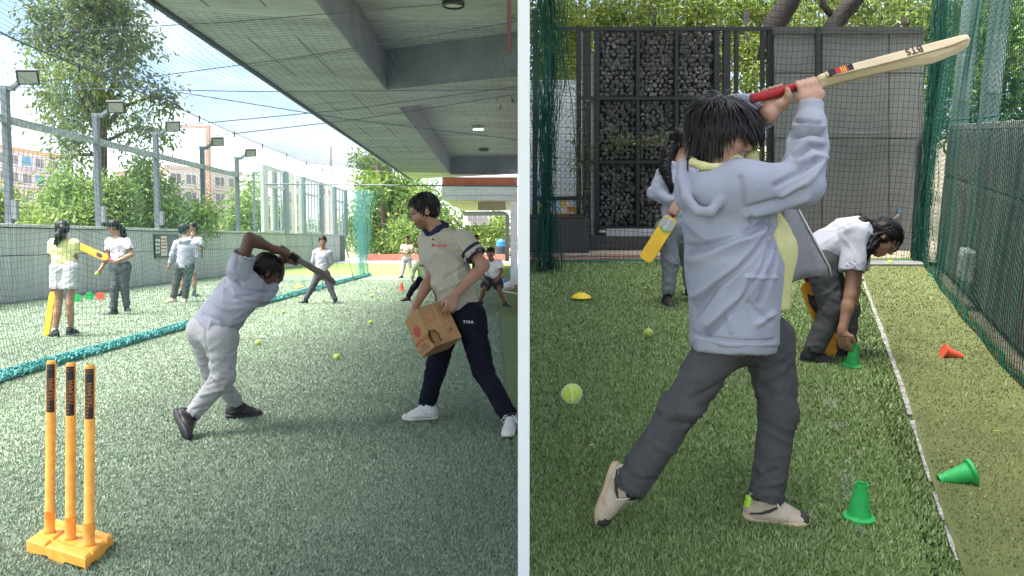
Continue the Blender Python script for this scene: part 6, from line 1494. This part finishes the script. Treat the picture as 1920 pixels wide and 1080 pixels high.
# girls beyond the curtain
b3 = (120, 632); d3 = LF.d(*b3); FR = LF
def A3(px, py, dy=0.0): return LF.at(px, py, d3+dy)
bat(LF, 'orange bat resting on the turf behind the left leg of the girl in yellow', A3(103, 520, .18), A3(87, 631, .12), (-.4, -1, 0), M_obat, M_gripR, w=.12, grip=.25, plastic=True)
person(LF, 'girl in pale yellow tee and grey shorts seen from behind with a loose ponytail', b3,
    dict(hd=(117, 430, .02), nk=(119, 452, .0), sha=(101, 458, .0), shb=(138, 458, .0), ela=(100, 484, .04), elb=(141, 484, .06), wra=(110, 506, .16), wrb=(128, 504, .18), pel=(122, 500, 0), kna=(110, 568, 0), knb=(131, 570, -.03), ana=(103, 622, .0), anb=(133, 617, .08)),
    dict(s=1.02, vox=.013, skin='mid', front=(-.1, 1, 0), look=(-.35, .93, -.1), head=.235, top=dict(m=M_yel, sleeve=.62, loose=1.0, hem=-.02), bottom=dict(m=cloth('pale_grey_shorts', (.40, .40, .42), .08), short=.60, loose=1.18), socks=1,
         toea=(-.75, .45, -.03), toeb=(.1, 1, 0), hair=dict(full=1, n=120, tails=[([A3(117, 430, -.10), A3(112, 442, -.13), A3(106, 455, -.13)], [.06, .055, .025])], tn=30, wave=.15), eyes=0, seed=31))
b4 = (218, 590); d4 = LF.d(*b4); FR = LF
def A4(px, py, dy=0.0): return LF.at(px, py, d4+dy)
q0, q1 = A4(224, 494, -.12), A4(142, 459, -.06)
t, a_, n_, x_, L_ = bat(LF, 'orange plastic bat held level by the girl in grey tee behind the net', q0, q1, (0, -1, .25), M_obat, M_gripR, w=.125, grip=.27, plastic=True)
MB().prism([q0+a_*L_*.45+n_*.014+a_*.07*p_[0]+x_*.04*p_[1] for p_ in ((-1, -.5), (-.6, .8), (.6, .9), (1, 0), (.5, -.8), (-.2, -1))], n_*.002).build('print', mat('dark_print', (.03, .035, .04), .5), t)
person(LF, 'girl in grey tee and dark trousers holding an orange bat behind the net', b4,
    dict(hd=(213, 426, -.03), nk=(220, 446, .0), sha=(206, 454, .05), shb=(238, 454, -.03), ela=(202, 482, .02), elb=(247, 478, -.06), wra=(189, 504, -.12), wrb=(221, 489, -.16), pel=(226, 498, 0), kna=(215, 540, -.04), knb=(233, 540, .05), ana=(213, 583, 0), anb=(238, 575, .10)),
    dict(s=1.08, vox=.014, skin='mid', front=(-.4, -.85, 0), look=(-.75, -.55, -.45), head=.225, top=dict(m=cloth('pale_lilac_tee', (.46, .44, .50), .06), sleeve=.60, hem=-.0), bottom=dict(m=cloth('slate_trousers', (.085, .09, .10), .1), loose=1.0, len=.97),
         handa=('open', (-.35, -.3, -.7), (0, .3, 1), 1, .5), handb=('grip', q0+(q1-q0)*.04, q1-q0, .0165, 1, 1), toea=(-1, -.3, 0), toeb=(.6, -.7, 0), hair=dict(full=1, n=120, tails=[([A4(222, 424, .05), A4(229, 432, .06), A4(232, 442, .05), A4(228, 450, .04)], [.05, .06, .05, .02])], tn=30, wave=.15), seed=33))
ball(LF, A4(182, 513, -.17), .036, 'tennis ball held by the girl with the orange bat')
b5 = (336, 567); d5 = LF.d(*b5)
person(LF, 'person in grey hoodie and charcoal trousers seen from behind by the notice board', b5,
    dict(hd=(346, 431, .05), nk=(350, 450, 0), sha=(332, 457, .0), shb=(366, 458, .0), ela=(324, 478, -.02), elb=(370, 480, .03), wra=(319, 496, .0), wrb=(362, 492, .16), pel=(346, 498, 0), kna=(330, 532, 0), knb=(350, 532, .02), ana=(325, 560, 0), anb=(347, 560, .05)),
    dict(s=1.05, vox=.016, skin='light', front=(.2, 1, 0), look=(.55, .8, 0), head=.245, w=1.1, top=dict(m=M_heather, sleeve='long', hem=.06, loose=1.12, hood=1, name='hoodie'), bottom=dict(m=M_trousD, loose=1.08, len=.97), toea=(-.8, -.4, 0), toeb=(.1, -1, 0), shoes=(M_shoeC, M_soleC), hair=dict(full=1, n=120, len=(.3, .5)), eyes=0, seed=35))
b6 = (352, 556)
person(LF, 'girl in pale blue tee, hand on her chin, facing the hooded person', b6,
    dict(hd=(361, 426, 0), nk=(362, 444, 0), sha=(350, 450, .0), shb=(374, 450, 0), ela=(349, 468, -.05), elb=(375, 468, -.05), wra=(360, 444, -.17), wrb=(367, 472, -.14), pel=(358, 490, 0), kna=(344, 523, 0), knb=(364, 523, 0), ana=(340, 549, 0), anb=(365, 549, 0)),
    dict(s=1.02, vox=.016, skin='mid', front=(-.2, -1, 0), look=(-.35, -.92, -.05), head=.225, top=dict(m=cloth('pale_blue_tee', (.45, .58, .62), .06), sleeve=.62, hem=.02), bottom=dict(m=cloth('grey_shorts', (.3, .31, .33), .08), short=.62, loose=1.1), toea=(-.6, -.8, 0), toeb=(.7, -.7, 0), handa=('open', (-.1, -.1, 1), (-.5, -.8, 0), 1, .5), hair=dict(n=100, tails=[([LF.at(366, 420, LF.d(*b6)+.1), LF.at(369, 432, LF.d(*b6)+.1)], [.05, .02])], tn=10), seed=37))
b7 = (603, 569)
person(LF, 'boy in pale grey hoodie standing with legs apart and hands behind his back', b7,
    dict(hd=(605, 453, -.02), nk=(604, 468, 0), sha=(592, 474, .0), shb=(617, 474, 0), ela=(588, 490, .06), elb=(621, 491, .06), wra=(597, 502, .16), wrb=(611, 502, .16), pel=(604, 513, 0), kna=(586, 539, -.02), knb=(619, 539, -.02), ana=(572, 563, 0), anb=(630, 565, -.04)),
    dict(s=.92, vox=.014, skin='mid', front=(0, -1, 0), look=(.15, -1, -.08), head=.25, top=dict(m=cloth('pale_fleece', (.37, .37, .42), .1), sleeve='long', hem=.05, hood=1, name='hoodie', loose=1.02), bottom=dict(m=cloth('dark_grey_trousers', (.075, .075, .085), .1), loose=1.0, len=.97), toea=(-1, -.3, 0), toeb=(.9, -.5, 0), hair=dict(n=140, len=(.15, .3)), seed=39))
b8 = (764, 521)
person(LF, 'figure in cream tee and pale grey trousers standing on the far lawn', b8,
    dict(hd=(763, 449, 0), nk=(763, 459, 0), sha=(755, 462, 0), shb=(772, 462, 0), ela=(752, 473, -.04), elb=(775, 473, -.04), wra=(762, 474, -.18), wrb=(768, 473, -.20), pel=(763, 485, 0), kna=(757, 503, 0), knb=(769, 502, 0), ana=(753, 518, 0), anb=(773, 516, 0)),
    dict(s=.94, vox=.018, skin='mid', front=(.1, -1, 0), look=(.1, -1, 0), head=.25, top=dict(m=cloth('cream_tee', (.60, .55, .38), .05), sleeve=.6, hem=.02), bottom=dict(m=cloth('pale_grey_trousers', (.36, .36, .38), .06), loose=1.0, len=.97), toea=(-.7, -.7, 0), toeb=(.5, -.8, 0), hair=dict(n=60), eyes=0, seed=41))
b9 = (778, 566)
person(LF, 'crouching player in pale green top half hidden behind the man with the carton', b9,
    dict(hd=(795, 474, -.03), nk=(794, 490, 0), sha=(783, 495, 0), shb=(807, 495, 0), ela=(773, 510, -.05), elb=(815, 510, -.05), wra=(773, 521, -.16), wrb=(812, 525, -.15), pel=(797, 523, .1), kna=(775, 540, -.08), knb=(815, 540, -.05), ana=(764, 558, 0), anb=(822, 560, 0)),
    dict(s=.98, vox=.016, skin='mid', front=(-.2, -1, -.2), look=(-.1, -1, -.1), head=.225, top=dict(m=M_green, sleeve='long', hem=.02, name='jacket'), bottom=dict(m=M_navy, loose=1.0, len=.97), toea=(-1, -.3, 0), toeb=(.9, -.4, 0), hair=dict(n=80), eyes=0, seed=43))
b10 = (930, 577)
person(LF, 'boy in white polo and dark shorts crouching with hands on his knees at right', b10,
    dict(hd=(920, 475, -.08), nk=(922, 488, -.02), sha=(910, 493, 0), shb=(936, 493, 0), ela=(904, 510, -.05), elb=(941, 511, -.05), wra=(909, 523, -.16), wrb=(932, 523, -.16), pel=(924, 522, .1), kna=(908, 542, -.08), knb=(936, 541, -.08), ana=(901, 565, .05), anb=(948, 570, .0)),
    dict(s=.95, vox=.013, skin='dark', front=(-.1, -1, -.2), look=(-.15, -1, -.12), head=.245, top=dict(m=M_whiteS, sleeve=.62, hem=-.02, name='polo_shirt'), bottom=dict(m=cloth('charcoal_shorts', (.05, .052, .06), .08), short=.82, loose=1.15), toea=(-.5, -.8, 0), toeb=(.75, -.6, 0), hair=dict(n=120, len=(.15, .28)), seed=45))
b11 = (893, 524)
person(LF, 'boy in white shirt far back, mostly hidden by the polo man\'s shoulder', b11,
    dict(hd=(893, 446, 0), nk=(894, 457, 0), sha=(885, 461, 0), shb=(903, 461, 0), ela=(883, 473, 0), elb=(905, 473, 0), wra=(884, 484, -.05), wrb=(904, 484, -.05), pel=(894, 487, 0), kna=(889, 504, 0), knb=(899, 504, 0), ana=(888, 519, 0), anb=(900, 519, 0)),
    dict(s=.95, vox=.02, skin='dark', front=(-.2, -1, 0), look=(-.5, -.9, 0), head=.24, top=dict(m=M_whiteS, sleeve=.6, hem=.02), bottom=dict(m=M_navy, len=.97), toea=(-.2, -1, 0), toeb=(.3, -1, 0), hair=dict(n=60), eyes=0, seed=47))
# ================================================================== stumps, balls, cones
FR = LF
M_or = mat('orange_plastic', (.86, .36, .06), .45, .10, 5, .06, 60, var2=.14, scale2=26)
sb = LF.g(128, 1040); dS_ = LF.d(128, 1040)
st = thing('stump_set', 'orange plastic stump set of three stumps on a moulded base', 'stumps', sb)
c0 = (LF.g(46, 1040)+LF.g(212, 1028))/2
# base corners at ground: left, front, right, back
gl, gf, gr = LF.g(50, 1036), LF.g(160, 1072), LF.g(212, 1025); gb = gl+gr-gf
up = V(0, 0, 1); bh = .058
ctr = (gl+gf+gr+gb)/4
def bl(u, v, z): return gl+(gf-gl)*u+(gb-gl)*v+up*z
us = [0, .03, .30, .335, .365, .40, .60, .635, .665, .70, .97, 1]; 
def zt(u, v):
    g = 0
    for c_ in (.35, .65):
        g = max(g, .010 if abs(u-c_) < .02 else 0)
    for c_ in (.25, .75):
        g = max(g, .010 if abs(v-c_) < .03 else 0)
    return bh-g-(0.008 if min(u, v, 1-u, 1-v) < .02 else 0)
uu = np.array([0, .025, .31, .33, .37, .39, .61, .63, .67, .69, .975, 1]); vv2 = np.array([0, .03, .21, .225, .275, .29, .71, .725, .775, .79, .97, 1])
q = MB(); nu_, nv_ = len(uu), len(vv2); vs = [bl(a, b, zt(a, b)) for a in uu for b in vv2]; fs = [(i*nv_+j, (i+1)*nv_+j, (i+1)*nv_+j+1, i*nv_+j+1) for i in range(nu_-1) for j in range(nv_-1)]
per = [(i, 0) for i in range(nu_)]+[(nu_-1, j) for j in range(1, nv_)]+[(i, nv_-1) for i in range(nu_-2, -1, -1)]+[(0, j) for j in range(nv_-2, 0, -1)]
o_ = len(vs)
for (i, j) in per:
    notch = .014 if (0 < i < nu_-1 and 2 <= i % 6 <= 4 and (j == 0 or j == nv_-1)) or (0 < j < nv_-1 and 2 <= j % 6 <= 4) else 0
    vs.append(bl(uu[i], vv2[j], notch))
n_p = len(per)
fs += [(per[k][0]*nv_+per[k][1], o_+k, o_+(k+1) % n_p, per[(k+1) % n_p][0]*nv_+per[(k+1) % n_p][1]) for k in range(n_p)]
q.add(vs, fs); q.build('base', M_or, st, bevel=.0)
M_dec = mat('black_sticker', (.02, .018, .022), .4); M_cop2 = mat('copper_print', (.45, .18, .06), .5)
for (bx_, by_, tx_, ty_, w_) in ((93, 1000, 96.5, 676, 17), (132, 1012, 133, 680, 18), (167, 1024, 169, 684, 18.5)):
    b = LF.g(bx_, by_, bh-.004); d_ = LF.d(bx_, by_, bh); tpt = LF.at(tx_, ty_, d_); r = w_/2/F*d_; ax = unit(tpt-b); X_, Y_, Z_ = basis(ax, (0, -1, 0)); Am = np.stack([X_, Y_, Z_], 1); L_ = np.linalg.norm(tpt-b)
    s_ = MB().lathe([(r*.9, 0), (r*1.16, .002), (r*1.18, .012), (r*1.06, .016), (r*1.06, L_*.125), (r*1.12, L_*.128), (r*1.10, L_*.136), (r*.99, L_*.138), (r*.97, L_*.985), (r*.80, L_)], b, Am, 24).build('stump', M_or, st, smooth=True)
    MB().tube([b+ax*L_+X_*r*.85, b+ax*(L_-.004), b+ax*L_-X_*r*.85], [.002, .0035, .002], 6).build('bail_groove', mat('orange_shade', (.6, .24, .03), .5), s_)
    # curved sticker
    a0, a1 = -.62, 1.25; f0 = math.atan2(-Y_[1], -X_[1]) ; m_ = []
    for zz in (L_*.705, L_*.98):
        m_.append([b+ax*zz+(X_*math.cos(f0+a)+Y_*math.sin(f0+a))*r*.998 for a in np.linspace(a0, a1, 12)])
    q = MB(); vs = m_[0]+m_[1]; q.add(vs, [(i, i+1, 13+i, 12+i) for i in range(11)]); q.build('sticker', M_dec, s_, smooth=True)
    vis = X_*math.cos(f0+.25)+Y_*math.sin(f0+.25)
    p_ = b+ax*L_*.835+(X_*math.cos(f0+.62)+Y_*math.sin(f0+.62))*r*1.01; nrm = unit(X_*math.cos(f0+.62)+Y_*math.sin(f0+.62))
    text('lettering', 'TRIUMPH', r*1.25, M_cop2, s_, p_, ax, np.cross(nrm, ax), .0006)
    q = MB(); g5 = random.Random(3)
    for i in range(10):
        for j in range(3):
            if g5.random() < i*.06: continue
            an_ = f0-.42+j*.24+(i % 2)*.12; c_ = b+ax*(L_*.72+i*r*.72)+(X_*math.cos(an_)+Y_*math.sin(an_))*r*1.003; tt = np.cross(ax, unit(X_*math.cos(an_)+Y_*math.sin(an_)))
            q.tube([c_+(ax*math.cos(k*1.0472)+tt*math.sin(k*1.0472))*r*.17 for k in range(7)], r*.03, 3, False)
    q.build('honeycomb_print', M_cop2, s_)['kind'] = 'stuff'
    for zz in (.955, .968):
        q = MB().tube([b+ax*L_*zz+(X_*math.cos(f0+a)+Y_*math.sin(f0+a))*r*1.003 for a in np.linspace(a0, a1, 10)], r*.03, 4); q.build('print_line', M_cop2, s_)

for (px, py, lb) in ((484, 643, 'tennis ball on the turf just right of the leaning boy'), (632, 671, 'tennis ball lying alone on the turf between the boy and the man'), (695, 604, 'tennis ball on the turf left of the carton'), (531, 584, 'tennis ball on the turf beyond the raised bat'), (606, 561, 'tennis ball on the turf between the feet of the boy in the hoodie'), (697, 553, 'far tennis ball on the turf near the gathered net'), (568, 546, 'far tennis ball by the foot of the net curtain')):
    p = LF.g(px, py+5); ball(LF, p+V(0, 0, .040), .036, lb)
for (px, py, r_, lb) in ((1215, 634, .033, 'tennis ball on the grass left of the batter'), (1668, 499, .033, 'small tennis ball at the end of the strip below the bending girl\'s face')):
    p = RF.g(px, py); ball(RF, p+V(0, 0, r_+.004), r_, lb)
ball(RF, RF.at(1072, 738, 2.75), .0345, 'tennis ball in mid air at the left of the batter')

def tcone(fr, label, p, A, h, m, group='training cones'):
    global FR
    FR = fr; t = thing('training_cone', label, 'cone', p, group); r = h*.40
    MB().lathe([(r*1.0, 0), (r*1.02, h*.02), (r*1.0, h*.09), (r*.78, h*.13), (r*.74, h*.16), (r*.50, h*.72), (r*.46, h*.84)], p, A, 28).build('body', m, t, smooth=False)
    for k in range(1): MB().lathe([(r*.41, h*.84), (r*.42, h*.85), (r*.41, h*1.0), (r*.36, h*1.0), (r*.33, h*.88)], p, A, 24).build('neck', m, t)
    MB().lathe([(r*.785, h*.118), (r*.80, h*.13), (r*.785, h*.142)], p, A, 28).build('ring', m, t)
    return t
M_gc = mat('green_cone', (.03, .42, .10), .5, .10, 8, .05, 80, var2=.14, scale2=40); M_rc = mat('coral_cone', (.72, .11, .06), .4, .06, 8); M_yc = mat('yellow_disc', (.85, .62, .03), .45, .05, 8)
FR = RF
tcone(RF, 'green training cone standing upright at the front of the grass', RF.g(1610, 973), np.eye(3), .145, M_gc)
def tipped(fr, label, pa, pb, h, m):
    """pa: centre of the base disc, pb: tip end (ground pixels)"""
    a, b = fr.g(*pa, h*.40), fr.g(*pb, h*.17); ax = unit(b-a); X_, Y_, Z_ = basis(ax, (0, 0, 1)); return tcone(fr, label, a, np.stack([X_, Y_, Z_], 1), h, m)
tipped(RF, 'green training cone lying on its side on the olive strip', (1824, 884), (1778, 896), .140, M_gc)
tipped(RF, 'coral training cone tipped over on the olive strip', (1768, 658), (1797, 667), .125, M_rc)
tcone(RF, 'green training cone touched by the bending girl', RF.g(1596, 687), rotx(.08)@roty(.06), .145, M_gc)
p = RF.g(1508, 583); 
def disc(fr, label, p, r, m, h):
    global FR
    FR = fr; t = thing('marker_disc', label, 'marker cone', p, 'training cones')
    MB().lathe([(r, .028), (r*.97, .036), (r*.32, h), (r*.24, h), (r*.22, h-.005), (r*.93, .026)], p, n=26).build('dish', m, t)
disc(RF, 'yellow dish marker on the grass near the left net', RF.g(1090, 563), .088, M_yc, .07)
disc(LF, 'yellow dish marker on the far turf near the curtain', LF.g(560, 540), .12, M_yc, .08)
for (px, py, m, lb) in ((144, 559, M_gc, 'green cone by the wall foot, left of the pair'), (167, 555, M_gc, 'green cone by the wall foot, right of the pair'), (188, 555, M_rc, 'coral cone by the wall foot beside the green ones')):
    tipped(LF, lb, (px, py), (px+7, py+1), .22, m)
tcone(LF, 'small coral cone standing far down the turf', LF.g(753, 545), np.eye(3), .2, M_rc)
p = LF.g(947, 532); disc(LF, 'blue dish marker on the far strip at right', p, .16, mat('blue_disc', (.05, .2, .6), .5), .12)
# kit at the far right: a folded white sheet and a wooden bat
p = LF.g(962, 545); FR = LF
solid_t = thing('kit_bag', 'crumpled white kit bag lying on the far strip against the white wall', 'bag', p)
solid('cloth', [ell(p+V(-.12, 0, .12), (.14, .16, .12)), ell(p+V(-.22, .05, .08), (.10, .14, .08)), ell(p+V(-.06, -.05, .2), (.05, .1, .06))], .02, mat('white_bag', (.65, .65, .68), .8), solid_t, fold=[(V(1, .3, .6), 22, 5, .03, None, 1)])
bat(LF, 'pale wooden bat lying on the far strip by the white wall', LF.g(969, 551, .04), LF.g(938, 544, .04), (0, 0, 1), M_willow, M_willow, w=.10, grip=.3)
